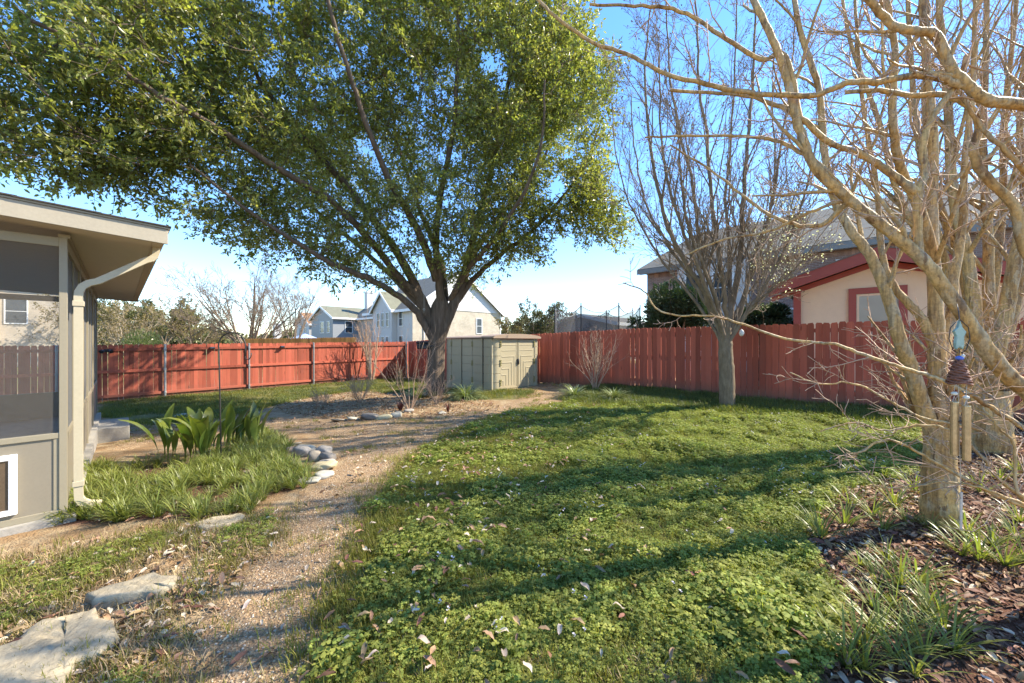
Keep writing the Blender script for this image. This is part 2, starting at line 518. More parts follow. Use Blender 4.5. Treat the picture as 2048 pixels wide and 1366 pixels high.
def grid_axis(lo, hi, step, far):
    a = list(np.arange(lo, hi+1e-6, step)); s = step
    while a[-1] < far: s *= 1.28; a.append(a[-1]+s)
    s = step
    b = [a[0]]
    while b[-1] > -far: s *= 1.28; b.append(b[-1]-s)
    return np.array(b[:0:-1]+a)
gx_ = grid_axis(-9, 9, .11, 900); gy_ = grid_axis(.6, 14, .11, 900)
GXm, GYm = np.meshgrid(gx_, gy_)
gv = np.stack([GXm, GYm, gz(GXm, GYm)], -1).reshape(-1, 3)
nx_, ny_ = len(gx_), len(gy_)
ii, jj = np.meshgrid(np.arange(nx_-1), np.arange(ny_-1))
base = (jj*nx_+ii).ravel()
gf = np.stack([base, base+1, base+nx_+1, base+nx_], 1)

def ground_material():
    m, nt, bs = new_mat("earth")
    v = coords(nt)
    def attr(n):
        a = N(nt, "ShaderNodeAttribute"); a.attribute_name = n; return a.outputs['Fac']
    nA = noise(nt, v, 3.2, 6, .65); nB = noise(nt, v, 34, 4, .65); nC = noise(nt, v, .55, 3)
    vo = N(nt, "ShaderNodeTexVoronoi"); vo.inputs['Scale'].default_value = 75; nt.links.new(v, vo.inputs['Vector'])
    vo2 = N(nt, "ShaderNodeTexVoronoi"); vo2.inputs['Scale'].default_value = 17; nt.links.new(v, vo2.inputs['Vector'])
    def edge(a, lo=.30, hi=.62):
        s_ = N(nt, "ShaderNodeMath", operation='MULTIPLY_ADD'); s_.inputs[1].default_value = .75; nt.links.new(nA, s_.inputs[0]); s_.inputs[2].default_value = -.36
        t_ = N(nt, "ShaderNodeMath", operation='ADD'); nt.links.new(a, t_.inputs[0]); nt.links.new(s_.outputs[0], t_.inputs[1])
        r = N(nt, "ShaderNodeMapRange"); r.inputs[1].default_value = lo; r.inputs[2].default_value = hi
        nt.links.new(t_.outputs[0], r.inputs[0]); return r.outputs[0]
    dirt = mixc(nt, nB, (.15, .09, .045), (.36, .235, .12))
    dirt = mixc(nt, ramp(nt, nA, [(.45, (0, 0, 0)), (.62, (1, 1, 1))]), dirt, mixc(nt, nB, (.22, .16, .09), (.50, .385, .235)))
    grav = ramp(nt, vo.outputs['Color'], [(.15, (.17, .102, .052)), (.45, (.32, .212, .118)), (.8, (.43, .315, .19)), (.97, (.54, .445, .32))])
    grav = mixc(nt, ramp(nt, nA, [(.35, (0, 0, 0)), (.6, (.85, .85, .85))]), grav, mixc(nt, nB, (.17, .108, .055), (.35, .24, .135)))
    mul = ramp(nt, vo2.outputs['Color'], [(.1, (.045, .022, .014)), (.5, (.15, .07, .042)), (.95, (.28, .16, .10))])
    mul = mixc(nt, nB, mul, (.09, .045, .028))
    lawn = mixc(nt, nB, (.07, .065, .022), (.22, .18, .07))
    turf = mixc(nt, nB, (.08, .08, .026), (.24, .21, .08))
    col = mixc(nt, edge(attr('turf')), dirt, turf)
    col = mixc(nt, edge(attr('mulch')), col, mul)
    col = mixc(nt, edge(attr('lawn')), col, lawn)
    col = mixc(nt, edge(attr('gravel')), col, grav)
    nt.links.new(col, bs.inputs['Base Color']); bs.inputs['Roughness'].default_value = .95; bs.inputs['Specular IOR Level'].default_value = .15
    h = N(nt, "ShaderNodeMath", operation='MULTIPLY_ADD'); h.inputs[1].default_value = .5
    nt.links.new(vo.outputs['Distance'], h.inputs[0]); nt.links.new(nB, h.inputs[2])
    bump(nt, h.outputs[0], .75, .02, bs)
    return m
M_ground = ground_material()
zone = {}
for nm, poly, r in (("gravel", PATH, .16), ("lawn", LAWN, .25), ("mulch", BED_R, .2), ("turf", TURF_B, .25)):
    val = soft(poly, gv[:, 0], gv[:, 1], r)
    if nm == "mulch": val = np.maximum(val, soft(BED_L, gv[:, 0], gv[:, 1], .15)*.8)
    if nm == "turf": val = np.maximum(val, soft(TURF_F, gv[:, 0], gv[:, 1], .25)); val = np.maximum(val, (np.hypot(gv[:, 0], gv[:, 1]) > 24)*1.0)
    zone[nm] = val
fz_ = {k: v[gf].mean(1) for k, v in zone.items()}
part_ = np.zeros(len(gf), int)
part_[fz_["mulch"] > .5] = 3; part_[fz_["lawn"] > .5] = 2; part_[fz_["gravel"] > .5] = 1
for k, nm in enumerate(("ground", "gravel_path", "lawn", "planting_bed")):
    f_ = gf[part_ == k]; used, inv = np.unique(f_, return_inverse=True)
    gme = mesh_np(nm, gv[used], [inv.reshape(-1, 4)], M_ground, True)
    for zn, val in zone.items():
        at = gme.attributes.new(zn, 'FLOAT', 'POINT'); at.data.foreach_set("value", val[used].astype(np.float32))
    tag(link(nm, gme), kind='structure')


# ------------------------------------------------------------------ shared materials
M_red = mat_stained("red_stained_wood", (.42, .106, .064))
M_orange = mat_stained("orange_stained_wood", (.52, .22, .06))
M_galv = mat_plain("galvanised_steel", (.36, .37, .36), rough=.45, metal=.6, var=.15)
M_black = mat_plain("black_plastic", (.018, .018, .02), rough=.45, bmp=.05)
M_iron = mat_plain("dark_iron", (.035, .032, .03), rough=.5, bmp=.2)
M_trim = mat_plain("taupe_aluminium", (.26, .225, .155), rough=.45, var=.05, bmp=.03)
M_fascia = mat_plain("tan_fascia", (.35, .305, .225), rough=.55, var=.08, scale=3, bmp=.05)
M_soffit = mat_plain("tan_soffit", (.48, .42, .33), rough=.6, var=.05, bmp=.05)
M_kick = mat_plain("taupe_panel", (.215, .185, .135), rough=.5, var=.05, bmp=.03)
M_down = mat_plain("cream_downspout", (.42, .365, .25), rough=.42, var=.06, bmp=.03)
M_gutter = mat_plain("brown_gutter", (.38, .31, .22), rough=.5, var=.08)
M_white = mat_plain("white_paint", (.78, .78, .76), rough=.5, var=.04, bmp=.03)
M_conc = mat_plain("concrete", (.31, .285, .24), rough=.9, var=.2, bmp=.4, bd=.006)
M_screen = mat_screen("insect_screen", (.17, .15, .125), .19)
M_screen_s = mat_screen("side_screen", (.13, .13, .125), .86)
M_shed = mat_plain("olive_tan_plastic", (.375, .325, .21), rough=.5, var=.05, scale=3, bmp=.12, bd=.002, fine=160)
M_shed_roof = mat_plain("brown_plastic_lid", (.30, .22, .155), rough=.6, var=.1, bmp=.15)
M_shed_hinge = mat_plain("moulded_hinge", (.23, .20, .075), rough=.5)
M_shingle = mat_roof("dark_shingles", (.07, .065, .06))
M_glass = mat_glass("window_glass")

# ------------------------------------------------------------------ fences
def picket_mesh(name, w, h, t, mat, rng):
    """dog-eared board: x across, y thickness, z up; foot at the origin"""
    c = w*.17; mb = MB(); j = rng.uniform(-.004, .004, 4)
    poly = [(-w/2, 0, 0), (w/2, 0, 0), (w/2+j[0]*.3, 0, h-c*1.1), (w/2-c, 0, h+j[1]), (-w/2+c, 0, h+j[2]), (-w/2, 0, h-c*1.1+j[3])]
    mb.prism([(a, -t/2, b) for a, _, b in poly], (0, t, 0))
    return mb.mesh(name, mat)

rngf = np.random.default_rng(3)
C_FENCE = np.array([-5.3, 19.1, 0.0])
def fence_run(root, p0, dirv, face, length, pitch, topf, mat, gap=(.0015, .005), start=0.0, rails=True, post_at=None, post_mat=None, posts_face=1, wid=None, gap_big=.12):
    """pickets along dirv from p0; face = unit vector towards the side that carries rails and posts"""
    var = [picket_mesh("picket", pitch-rngf.uniform(*gap), 1.0, .016, mat, rngf) for _ in range(6)]
    var += [picket_mesh("picket", pitch-.017, 1.0, .016, mat, rngf) for _ in range(1)]
    ang = math.atan2(dirv[1], dirv[0]); n = int(length/pitch)
    for i in range(n):
        s = start+(i+.5)*pitch
        q = p0+dirv*s; z0 = G(q[0], q[1])-.02+rngf.uniform(0, .03); zt = topf(s)+rngf.normal()*.006
        me = var[6] if rngf.random() < gap_big else var[rngf.integers(0, 6)]
        o = bpy.data.objects.new("picket", me); COL.objects.link(o); o.parent = root
        q = q+face*rngf.normal()*.002 + dirv*rngf.normal()*.0015
        o.location = (q[0]-root.location[0], q[1]-root.location[1], z0-root.location[2])
        o.rotation_euler = (rngf.normal()*.003, rngf.normal()*.0035, ang)
        o.scale = (1, 1, (zt-z0))

back_fence = thing("back_fence", "long red stained picket fence with rails and steel posts showing, behind the shepherd hook", "fence", (*C_FENCE[:2], G(*C_FENCE[:2])))
top_b = lambda t: 1.50-.0095*t
fence_run(back_fence, C_FENCE, -AV, -BV, 17.0, .113, top_b, M_red)
faceb = -BV
post_t = [0.12, 2.05, 4.50, 6.77, 9.10, 11.4, 13.7, 16.2]
for a, b in zip(post_t[:-1], post_t[1:]):
    for hh in (.14, .90, 1.58):
        def rp(t):
            q = C_FENCE - AV*t; zb = top_b(t)-1.78
            return np.array([q[0], q[1], zb+hh])
        pa, pb = rp(a+.004), rp(b-.004)
        mb = MB().box(pa+faceb*.0105, pb-pa, faceb*.038, ZV*.085)
        mb.build("rail", M_red, back_fence)
for t in post_t:
    q = C_FENCE-AV*t+faceb*.078
    zb = G(q[0], q[1])-.1; zt = top_b(t)-.04+ (.0 if t > .5 else .02)
    mb = MB().lathe((q[0], q[1], 0), [(.030, zb), (.030, zt), (.033, zt+.004), (.033, zt+.022), (.012, zt+.038)], 12)
    mb.build("post", M_galv, back_fence, smooth=False)
    for hh in (.14, .90, 1.58):
        z = top_b(t)-1.78+hh
        MB().lathe((q[0], q[1], 0), [(.036, z+.012), (.038, z+.02), (.038, z+.06), (.036, z+.068)], 10).build("rail_bracket", M_galv, back_fence)

right_fence = thing("side_fence", "tall shaded red dog ear picket fence running behind the bare trees", "fence", (*C_FENCE[:2], G(*C_FENCE[:2])))
def top_r(s):
    return float(np.interp(s, [0, 3, 8.7, 12.3, 14.2, 15.5, 17.6, 24], [1.50, 1.62, 1.775, 1.88, 1.875, 1.89, 1.90, 1.93]))
fence_run(right_fence, C_FENCE, -BV, -AV, 23.0, .125, top_r, M_red, gap=(.0012, .006), start=.05, gap_big=.09)
for a in np.arange(.2, 22.5, 2.35):
    b = min(a+2.35, 23.0)
    for hh in (.25, .92, 1.55):
        def rr(s):
            q = C_FENCE-BV*s; return np.array([q[0], q[1], top_r(s)-1.75+hh])
        pa, pb = rr(a+.003), rr(b-.003)
        MB().box(pa+AV*.0105, pb-pa, AV*.038, ZV*.085).build("rail", M_red, right_fence)
    q = C_FENCE-BV*(a+.0)+AV*.095
    MB().lathe((q[0], q[1], 0), [(.03, G(q[0], q[1])-.1), (.03, top_r(a)-.1), (.01, top_r(a)-.08)], 10).build("post", M_galv, right_fence)

# small dark things on the back fence
def on_fence(px):
    k = (px-1024)/F     # X = k*Y
    t = (C_FENCE[0]-k*C_FENCE[1])/(AV[0]-k*AV[1])
    return t, C_FENCE-AV*t
t, q = on_fence(213)
q = q+faceb*.05
fl = thing("flood_light", "black twin security light on the back fence just past the porch wall", "light fixture", (q[0], q[1], 1.2))
MB().box(np.array([q[0], q[1], 1.17])-AV*.05, AV*.10, faceb*.03, ZV*.10).build("back_plate", M_black, fl, bevel=.006)
for sgn in (-1, 1):
    c = np.array([q[0], q[1], 1.21])+faceb*.08+AV*.075*sgn
    d = unit(faceb*.7+AV*.45*sgn-ZV*.35)
    MB().tube([c-d*.05, c+d*.01, c+d*.06, c+d*.062], [.025, .05, .058, .05], 10).build("lamp_head", M_black, fl, smooth=False)
for px, lab in ((424, "small black solar lamp on the fence rail close to the shepherd hook"), (564, "small black solar lamp on the fence rail right of the hook, near the third post")):
    t, q = on_fence(px); q = q+faceb*.05
    so = thing("solar_lamp", lab, "light fixture", (q[0], q[1], top_b(t)-.16), "solar lamps on the back fence")
    c = np.array([q[0], q[1], top_b(t)-.19])
    MB().prism([c-AV*.07, c-AV*.07+faceb*.09, c-AV*.07+faceb*.09+ZV*.03, c-AV*.07+ZV*.075], AV*.14).build("housing", M_black, so, bevel=.006)
    MB().prism([c-AV*.055+faceb*.02+ZV*.070, c-AV*.055+faceb*.085+ZV*.0373, c-AV*.055+faceb*.085+ZV*.0405, c-AV*.055+faceb*.02+ZV*.0732], AV*.11).build("solar_panel", M_glass, so)

# ------------------------------------------------------------------ resin shed
a1 = math.radians(43)
SU = np.array([math.sin(a1), math.cos(a1), 0]); SV_ = np.array([-SU[1], SU[0], 0])
c0 = np.array([-.562, 10.80, .045]); SW, SL, SH = 2.05, 2.16, 1.58
shed = thing("storage_shed", "olive tan resin storage shed with double doors standing beside the tree trunk", "shed", c0)
MB().box(c0-SU*.02-SV_*.02-ZV*.06, SU*(SW+.04), SV_*(SL+.04), ZV*.09).build("floor", M_shed, shed)
def rounded(o, U, V, L, d, r, n=5):
    """outline of a panel lying along U with both outer corners rounded (towards -V)"""
    pts = []
    for k in range(n+1):
        a = math.pi/2*k/n; pts.append(o+U*(r-r*math.cos(a))+V*(r-r*math.sin(a)))
    pts2 = []
    for k in range(n+1):
        a = math.pi/2*k/n; pts2.append(o+U*(L-r+r*math.sin(a))+V*(r-r*math.cos(a)))
    return pts+pts2+[o+U*L+V*d, o+V*d]
# grooved panels: each side panel is a stack of courses with recessed joints
def course_panel(name, o, U, V, L, H, rows, r=.0, d=.06, groove=.012):
    mb = MB(); h = H/rows
    for k in range(rows):
        z0 = k*h; z1 = (k+1)*h-groove
        prof = rounded(o+ZV*z0, U, V, L, d, r) if r else [o+ZV*z0, o+ZV*z0+U*L, o+ZV*z0+U*L+V*d, o+ZV*z0+V*d]
        mb.prism(prof, ZV*(z1-z0))
        if k < rows-1:
            i = .008
            mb.box(o+ZV*z1+U*.004+V*i, U*(L-.008), V*(d-i-.002), ZV*groove)
    return mb.build(name, M_shed, shed, bevel=.004)
# left side (long): two folding panels with dark gaps, then the rounded corner post
sp_ = [(0.03, .38), (.445, .88), (.895, 1.36), (1.415, 1.90), (1.915, SL)]
for (s0, s1) in sp_:
    # outward is -SU ; run along SV_
    course_panel("side_panel", c0+SV_*s0, SV_, SU, s1-s0, SH-.03, 6)
MB().box(c0+SU*.028+SV_*.30, SU*.02, SV_*(SL-.34), ZV*(SH-.05)).build("dark_gap", M_black, shed)
for s in (.887, 1.907):
    for z in (.22, .72, 1.30):
        MB().box(c0-SU*.016+SV_*(s-.035)+ZV*z, SU*.016, SV_*.07, ZV*.16).build("hinge", M_shed_hinge, shed, bevel=.01)
# rounded front corner posts
cp = MB()
for k in range(6):
    h = (SH-.03)/6
    r = .22; pts = []
    for j in range(9):
        a = math.pi/2*j/8; pts.append(c0-SV_*.0+SU*(r-r*math.cos(a))+SV_*(r-r*math.sin(a))-SV_*.02-SU*.02+ZV*(k*h))
    pts = pts+[c0+SU*.30-SV_*.02+ZV*(k*h), c0+SU*.30+SV_*.05+ZV*(k*h), c0+SU*.07+SV_*.28+ZV*(k*h), c0-SU*.02+SV_*.28+ZV*(k*h)]
    cp.prism(pts, ZV*(h-.012))
cp.build("corner_post", M_shed, shed, bevel=.004)
cp = MB().prism([c0+SU*.012+SV_*.19, c0+SU*.19+SV_*.012, c0+SU*.29+SV_*.012, c0+SU*.29+SV_*.05, c0+SU*.06+SV_*.27, c0+SU*.012+SV_*.27], ZV*(SH-.06)).build("corner_core", M_shed, shed)
course_panel("corner_post", c0+SU*(SW-.20)-SV_*.02, SU, SV_, .22, SH-.03, 6, r=.07, d=.3)
course_panel("side_panel", c0+SU*SW+SV_*SL, -SV_, -SU, SL-.3, SH-.03, 6)
course_panel("back_panel", c0+SU*SW+SV_*SL, -SU, -SV_, SW, SH-.03, 6)
# double door with moulded chevron boards
for k, (u0, u1) in enumerate(((.305, 1.055), (1.073, 1.845))):
    W_ = u1-u0; o = c0+SU*u0-SV_*.012
    d = MB().box(o+ZV*.04, SU*W_, SV_*.045, ZV*(SH-.10)).build("door", M_shed, shed, bevel=.008)
    def bar(x0, z0, x1, z1, nm="moulding"):
        MB().box(o+SU*min(x0, x1)+ZV*min(z0, z1)-SV_*.009, SU*abs(x1-x0), SV_*.009, ZV*abs(z1-z0)).build(nm, M_shed, d, bevel=.004)
    mir = (lambda x: x) if k == 0 else (lambda x: W_-x)
    for j in range(5):     # stepped L boards: rising towards the meeting edge
        zt = 1.02-j*.18; xr = W_-.13-j*.12
        bar(mir(.06), zt, mir(xr), zt-.03)
        bar(mir(xr-.026), zt-.03, mir(xr), .14)
    for j in range(2): bar(mir(.06), 1.36-j*.17, mir(W_-.05), 1.345-j*.17)
    bar(mir(W_-.055), .10, mir(W_-.02), 1.5)
    for z in (.16, .74, 1.30):
        h_ = MB(); cc = o+SU*mir(.0)+ZV*z-SV_*.034
        for jz in (0, .07, .14):
            h_.box(cc-SU*.035+ZV*jz, SU*.07, SV_*.026, ZV*.035)
        h_.box(cc-SU*.012, SU*.024, SV_*.022, ZV*.175)
        h_.build("hinge", M_shed_hinge, d, bevel=.006)
MB().lathe(c0+SU*1.064-SV_*.035+ZV*.74, [(.018, 0), (.036, .03), (.04, .10), (.036, .17), (.018, .20)], 12).build("handle", M_iron, shed, smooth=True)
# lid: arched over the doors, low ridge behind
lid = MB(); n = 14
for k in range(n):
    u0, u1 = -.06+(SW+.12)*k/n, -.06+(SW+.12)*(k+1)/n
    f = lambda u: .085*max(0, 1-((u-SW/2)/(SW/2+.06))**2)**.7
    for (v0, v1, add) in ((-.10, .42, .0), (.42, SL+.05, -.022)):
        o = c0+ZV*(SH-.03)
        b = [o+SU*u0+SV_*v0, o+SU*u1+SV_*v0, o+SU*u1+SV_*v1, o+SU*u0+SV_*v1]
        zt = [.055+f(u0)+add, .055+f(u1)+add, .055+f(u1)*(1 if v1 < 1 else .75)+add, .055+f(u0)*(1 if v1 < 1 else .75)+add]
        lid.add(b+[p+ZV*z for p, z in zip(b, zt)], [(3,2,1,0),(4,5,6,7),(0,1,5,4),(2,3,7,6)]+([(3,0,4,7)] if k == 0 else [])+([(1,2,6,5)] if k == n-1 else []))
lid.build("roof", M_shed_roof, shed)

# ------------------------------------------------------------------ screened porch on the left
C0 = np.array([-3.71, 3.13, 0.0]); PL = 6.4; PWID = 7.0
porch = thing("screened_porch", "taupe screened porch with overhanging low roof on the left", "porch", (C0[0], C0[1], 0.05))
ZB = .06; ZK = .70; ZE = 2.36
front_d = -AV          # runs to the left
def wallbox(o, L, H, T, nm, mat, bevel=0.0, par=porch): return MB().box(o, L, T, H).build(nm, mat, par, bevel=bevel)
# slab
MB().box(C0-BV*.05+AV*.05-ZV*.5, -AV*(PWID+.1), BV*(PL+.1), ZV*(ZB+.5)).build("slab", M_conc, porch)
# floor boards inside are concrete; front wall
MB().box(C0+ZV*ZB, -AV*.046, BV*.05, ZV*(ZE-ZB)).build("corner_post", M_trim, porch, bevel=.003)
MB().box(C0-AV*.046+ZV*(ZK)+BV*.004, -AV*(PWID-.05), BV*.042, ZV*.045).build("mid_rail", M_trim, porch, bevel=.003)
MB().box(C0-AV*.046+ZV*(ZE-.075)+BV*.004, -AV*(PWID-.05), BV*.042, ZV*.075).build("head_rail", M_trim, porch, bevel=.003)
MB().box(C0-AV*.046+ZV*ZB+BV*.004, -AV*(PWID-.05), BV*.042, ZV*.05).build("bottom_rail", M_trim, porch, bevel=.003)
MB().box(C0-AV*.046+ZV*(ZB+.05)+BV*.018, -AV*(PWID-.05), BV*.012, ZV*(ZK-ZB-.05)).build("kick_panel", M_kick, porch)
MB().box(C0-AV*.046+ZV*(ZB+.05)+BV*.010, -AV*.03, BV*.03, ZV*(ZK-ZB-.05)).build("panel_stile", M_trim, porch, bevel=.002)
MB().box(C0-AV*.046+ZV*(ZK+.045)+BV*.022, -AV*(PWID-.05), BV*.002, ZV*(ZE-.12-ZK)).build("screen", M_screen, porch)
# pet door at the left edge of the frame
po = C0-AV*.255+ZV*.145-BV*.012
pd = MB()
w_, h_ = .30, .47; b_ = .042
pd.box(po, -AV*b_, BV*.028, ZV*h_); pd.box(po-AV*(w_-b_), -AV*b_, BV*.028, ZV*h_)
pd.box(po-AV*b_, -AV*(w_-2*b_), BV*.028, ZV*b_); pd.box(po-AV*b_+ZV*(h_-b_), -AV*(w_-2*b_), BV*.028, ZV*b_)
pdo = pd.build("pet_door", M_white, porch, bevel=.004)
M_flap = mat_plain("smoked_flap", (.10, .07, .045), rough=.25, var=.15, spec=.6)
MB().box(po-AV*b_+ZV*b_+BV*.012, -AV*(w_-2*b_), BV*.004, ZV*(h_-2*b_)).build("flap", M_flap, pdo)
# side wall along BV
npan = 4; pw = PL/npan
for k in range(npan+1):
    o = C0+BV*(k*pw if k else .05)
    if k == 0: continue
    o = C0+BV*(k*pw-.05)
    MB().box(o+ZV*ZB-ZV*.3*(k > 1), BV*.05, -AV*.046, ZV*(ZE-ZB+.3*(k > 1))).build("wall_post", M_trim, porch, bevel=.003)
for k in range(npan):
    s0 = .05 if k == 0 else k*pw; s1 = (k+1)*pw-.05
    drop = .30*(k/npan)
    MB().box(C0+BV*s0+ZV*(ZK-.02)-AV*.004, BV*(s1-s0), -AV*.036, ZV*.045).build("mid_rail", M_trim, porch)
    MB().box(C0+BV*s0+ZV*(ZE-.08)-AV*.004, BV*(s1-s0), -AV*.036, ZV*.08).build("head_rail", M_trim, porch)
    MB().box(C0+BV*s0+ZV*(ZB-drop)-AV*.016, BV*(s1-s0), -AV*.012, ZV*(ZK-.02-ZB+drop)).build("kick_panel", M_kick, porch)
    MB().box(C0+BV*s0+ZV*(ZK+.025)-AV*.02, BV*(s1-s0), -AV*.002, ZV*(ZE-.105-ZK)).build("screen", M_screen_s, porch)
    if k < npan:
        MB().box(C0+BV*((s0+s1)/2-.012)+ZV*(ZK+.025)-AV*.008, BV*.024, -AV*.01, ZV*(ZE-.105-ZK)).build("mullion", M_trim, porch)
# back wall with posts seen through the front screen
for k in range(5):
    MB().box(C0+BV*PL-AV*(.05+k*1.5)+ZV*ZB, -AV*.09, -BV*.05, ZV*(ZE-ZB)).build("wall_post", M_trim, porch)
    MB().box(C0+BV*PL-AV*(.14+k*1.5)+ZV*ZB, -AV*1.41, -BV*.02, ZV*(ZK-.16-ZB)).build("kick_panel", M_kick, porch)
MB().box(C0+BV*PL-AV*.05+ZV*(ZE-.1), -AV*7, -BV*.06, ZV*.1).build("head_rail", M_trim, porch)
# house wall on the far left of the porch
MB().box(C0-AV*PWID-BV*.2, -AV*.15, BV*(PL+.2), ZV*2.8).build("house_wall", mat_plain("painted_wall", (.40, .36, .30), .8), porch)
# roof: low slope falling to the gutter
RO = C0-BV*.30
def rp_(a, b, z): return C0+AV*a+BV*b+ZV*z
e1 = .60; sl = .05
za = lambda a: 2.385+sl*(e1-a)
roof_len = PL+.45
# soffit / ceiling, one flat board under the slope
def slab_ab(a0, a1, b0, b1, zlo, th, nm, mat):
    b = [rp_(a0, b0, zlo(a0)), rp_(a1, b0, zlo(a1)), rp_(a1, b1, zlo(a1)), rp_(a0, b1, zlo(a0))]
    MB().prism(b, ZV*th).build(nm, mat, porch)
slab_ab(-PWID-.1, e1-.02, -.27, roof_len-.02, lambda a: 2.388+sl*(e1-a), .012, "soffit", M_soffit)
slab_ab(-PWID-.1, e1+.01, -.31, roof_len+.01, lambda a: 2.502+sl*(e1-a), .014, "roof_deck", M_trim)
# shingles in separate courses along the rake edge
for k in range(18):
    a1_ = e1+.02-k*.42; a0_ = a1_-.44
    slab_ab(a0_, a1_, -.325, roof_len+.02, lambda a, k=k: 2.517+sl*(e1-a)+.004*(((a1_-a)/.44) < .5), .010, "shingle_course", M_shingle)
# rake fascia
b = [rp_(-PWID-.1, -.30, za(-PWID-.1)-.015), rp_(e1, -.30, za(e1)-.015), rp_(e1, -.30, za(e1)+.115), rp_(-PWID-.1, -.30, za(-PWID-.1)+.115)]
MB().prism(b, BV*.028).build("fascia", M_fascia, porch, bevel=.003)
MB().prism([rp_(e1, roof_len, 2.37), rp_(-PWID, roof_len, 2.37+sl*(PWID+e1)), rp_(-PWID, roof_len, 2.5+sl*(PWID+e1)), rp_(e1, roof_len, 2.5)], BV*-.028).build("fascia", M_fascia, porch)
# gutter along the eave: K profile swept along BV
prof = [(e1-.005, 2.385), (e1+.055, 2.385), (e1+.075, 2.40), (e1+.085, 2.455), (e1+.098, 2.495), (e1+.098, 2.505), (e1+.085, 2.505), (e1+.074, 2.46), (e1+.064, 2.41), (e1+.05, 2.395), (e1+.005, 2.395), (e1+.005, 2.5), (e1-.005, 2.5)]
prof = [(a-.09, z) for a, z in prof]
MB().prism([rp_(a, -.27, z) for a, z in prof], BV*(roof_len+.25)).build("gutter", M_gutter, porch)
MB().prism([rp_(a, -.272, z) for a, z in prof[:6]+[(e1-.095, 2.5)]], -BV*.003).build("gutter_end_cap", M_gutter, porch)
# frieze board under the soffit on the side wall
MB().box(rp_(-.05, .0, 2.36), AV*.065, BV*PL, ZV*.028).build("frieze", M_trim, porch)
# downspout with rounded elbows and ribs
g0 = rp_(e1-.06, .06, 2.39); w0 = rp_(.058, .045, 1.98)
path = [g0, g0-ZV*.05, g0-ZV*.085-AV*.008, g0-ZV*.115-AV*.035, g0-ZV*.135-AV*.075]
path += [w0+AV*.11+ZV*.045, w0+AV*.06+ZV*.025, w0+AV*.022-ZV*.01, w0+AV*.004-ZV*.055, w0-ZV*.10]
path += [w0-ZV*.6, np.array([w0[0], w0[1], .235]), np.array([w0[0], w0[1], .165])+AV*.003, np.array([w0[0], w0[1], .125])+AV*.022, np.array([w0[0], w0[1], .095])+AV*.06, np.array([w0[0], w0[1], .075])+AV*.13]
hw, hd = .036, .026
rib = []
for x in np.linspace(-hw, hw, 13):
    rib.append((x, -hd + (.0035 if int(round((x+hw)/(2*hw)*12)) % 3 == 1 else 0)))
profd = rib+[(hw, hd), (-hw, hd)]
dn = MB().sweep([(b_, a_) for a_, b_ in profd], path, -BV).build("downspout", M_down, porch)
for z in (1.80, .27):
    o = np.array([w0[0], w0[1], z])
    MB().box(o-AV*.034-BV*.043, AV*.068, BV*.086, ZV*.045).build("strap", M_down, dn, bevel=.003)
# step by the side door
q = C0+BV*5.15
st = thing("concrete_step", "low pale concrete step at the far end of the porch side wall", "step", (q[0], q[1], -.3))
MB().box(C0+BV*4.55+AV*.01-ZV*.5, AV*.42, BV*1.1, ZV*(.5+.02)).build("tread", M_conc, st, bevel=.012)
# ------------------------------------------------------------------ neighbouring houses
M_brickR = mat_brick("brown_brick", (.24, .145, .115), (.33, .21, .175), (.36, .33, .30), basis=BV)
M_brickW = mat_brick("cream_brick", (.46, .40, .30), (.53, .47, .37), (.42, .37, .30), basis=AV)
M_brickT = mat_brick("tan_brick", (.47, .40, .30), (.55, .47, .36), (.50, .46, .40), basis=AV)
M_brickP = mat_brick("pink_brick", (.40, .27, .21), (.48, .35, .28), (.46, .42, .37), basis=AV)
M_siding = mat_plain("white_siding", (.55, .53, .50), rough=.6, var=.04, bmp=.03)
M_sidingG = mat_plain("blue_grey_siding", (.26, .28, .30), rough=.7, var=.06)
M_sidingT = mat_plain("grey_tan_siding", (.34, .33, .31), rough=.7, var=.06)
M_roofG = mat_roof("grey_shingles", (.165, .155, .13))
M_roofO = mat_roof("olive_grey_shingles", (.18, .18, .13))
M_roofB = mat_roof("brown_shingles", (.36, .20, .11))
M_stucco = mat_plain("cream_stucco", (.72, .63, .42), rough=.9, var=.05, bmp=.25)
M_redtrim = mat_plain("red_trim", (.31, .085, .065), rough=.6, var=.1)
M_blind = mat_plain("window_blind", (.50, .52, .44), rough=.35, var=.08, spec=.6)
M_glassG = mat_glass("green_grey_glass", (.36, .40, .33), .12)

def window(parent, o, U, Nn, w, h, frame, pane, fw=.07, sash=True):
    """window on a wall: o = lower left corner on the wall face, U along the wall, Nn outwards"""
    f = MB()
    f.box(o+Nn*.003, U*fw, Nn*.05, ZV*h); f.box(o+U*(w-fw)+Nn*.003, U*fw, Nn*.05, ZV*h)
    f.box(o+U*fw+Nn*.003, U*(w-2*fw), Nn*.05, ZV*fw); f.box(o+U*fw+ZV*(h-fw)+Nn*.003, U*(w-2*fw), Nn*.05, ZV*fw)
    if sash: f.box(o+U*fw+ZV*(h/2-fw*.3)+Nn*.012, U*(w-2*fw), Nn*.035, ZV*fw*.6)
    fo = f.build("window", frame, parent)
    MB().box(o+U*fw+ZV*fw+Nn*.006, U*(w-2*fw), Nn*.012, ZV*(h-2*fw)).build("pane", pane, fo)
    return fo

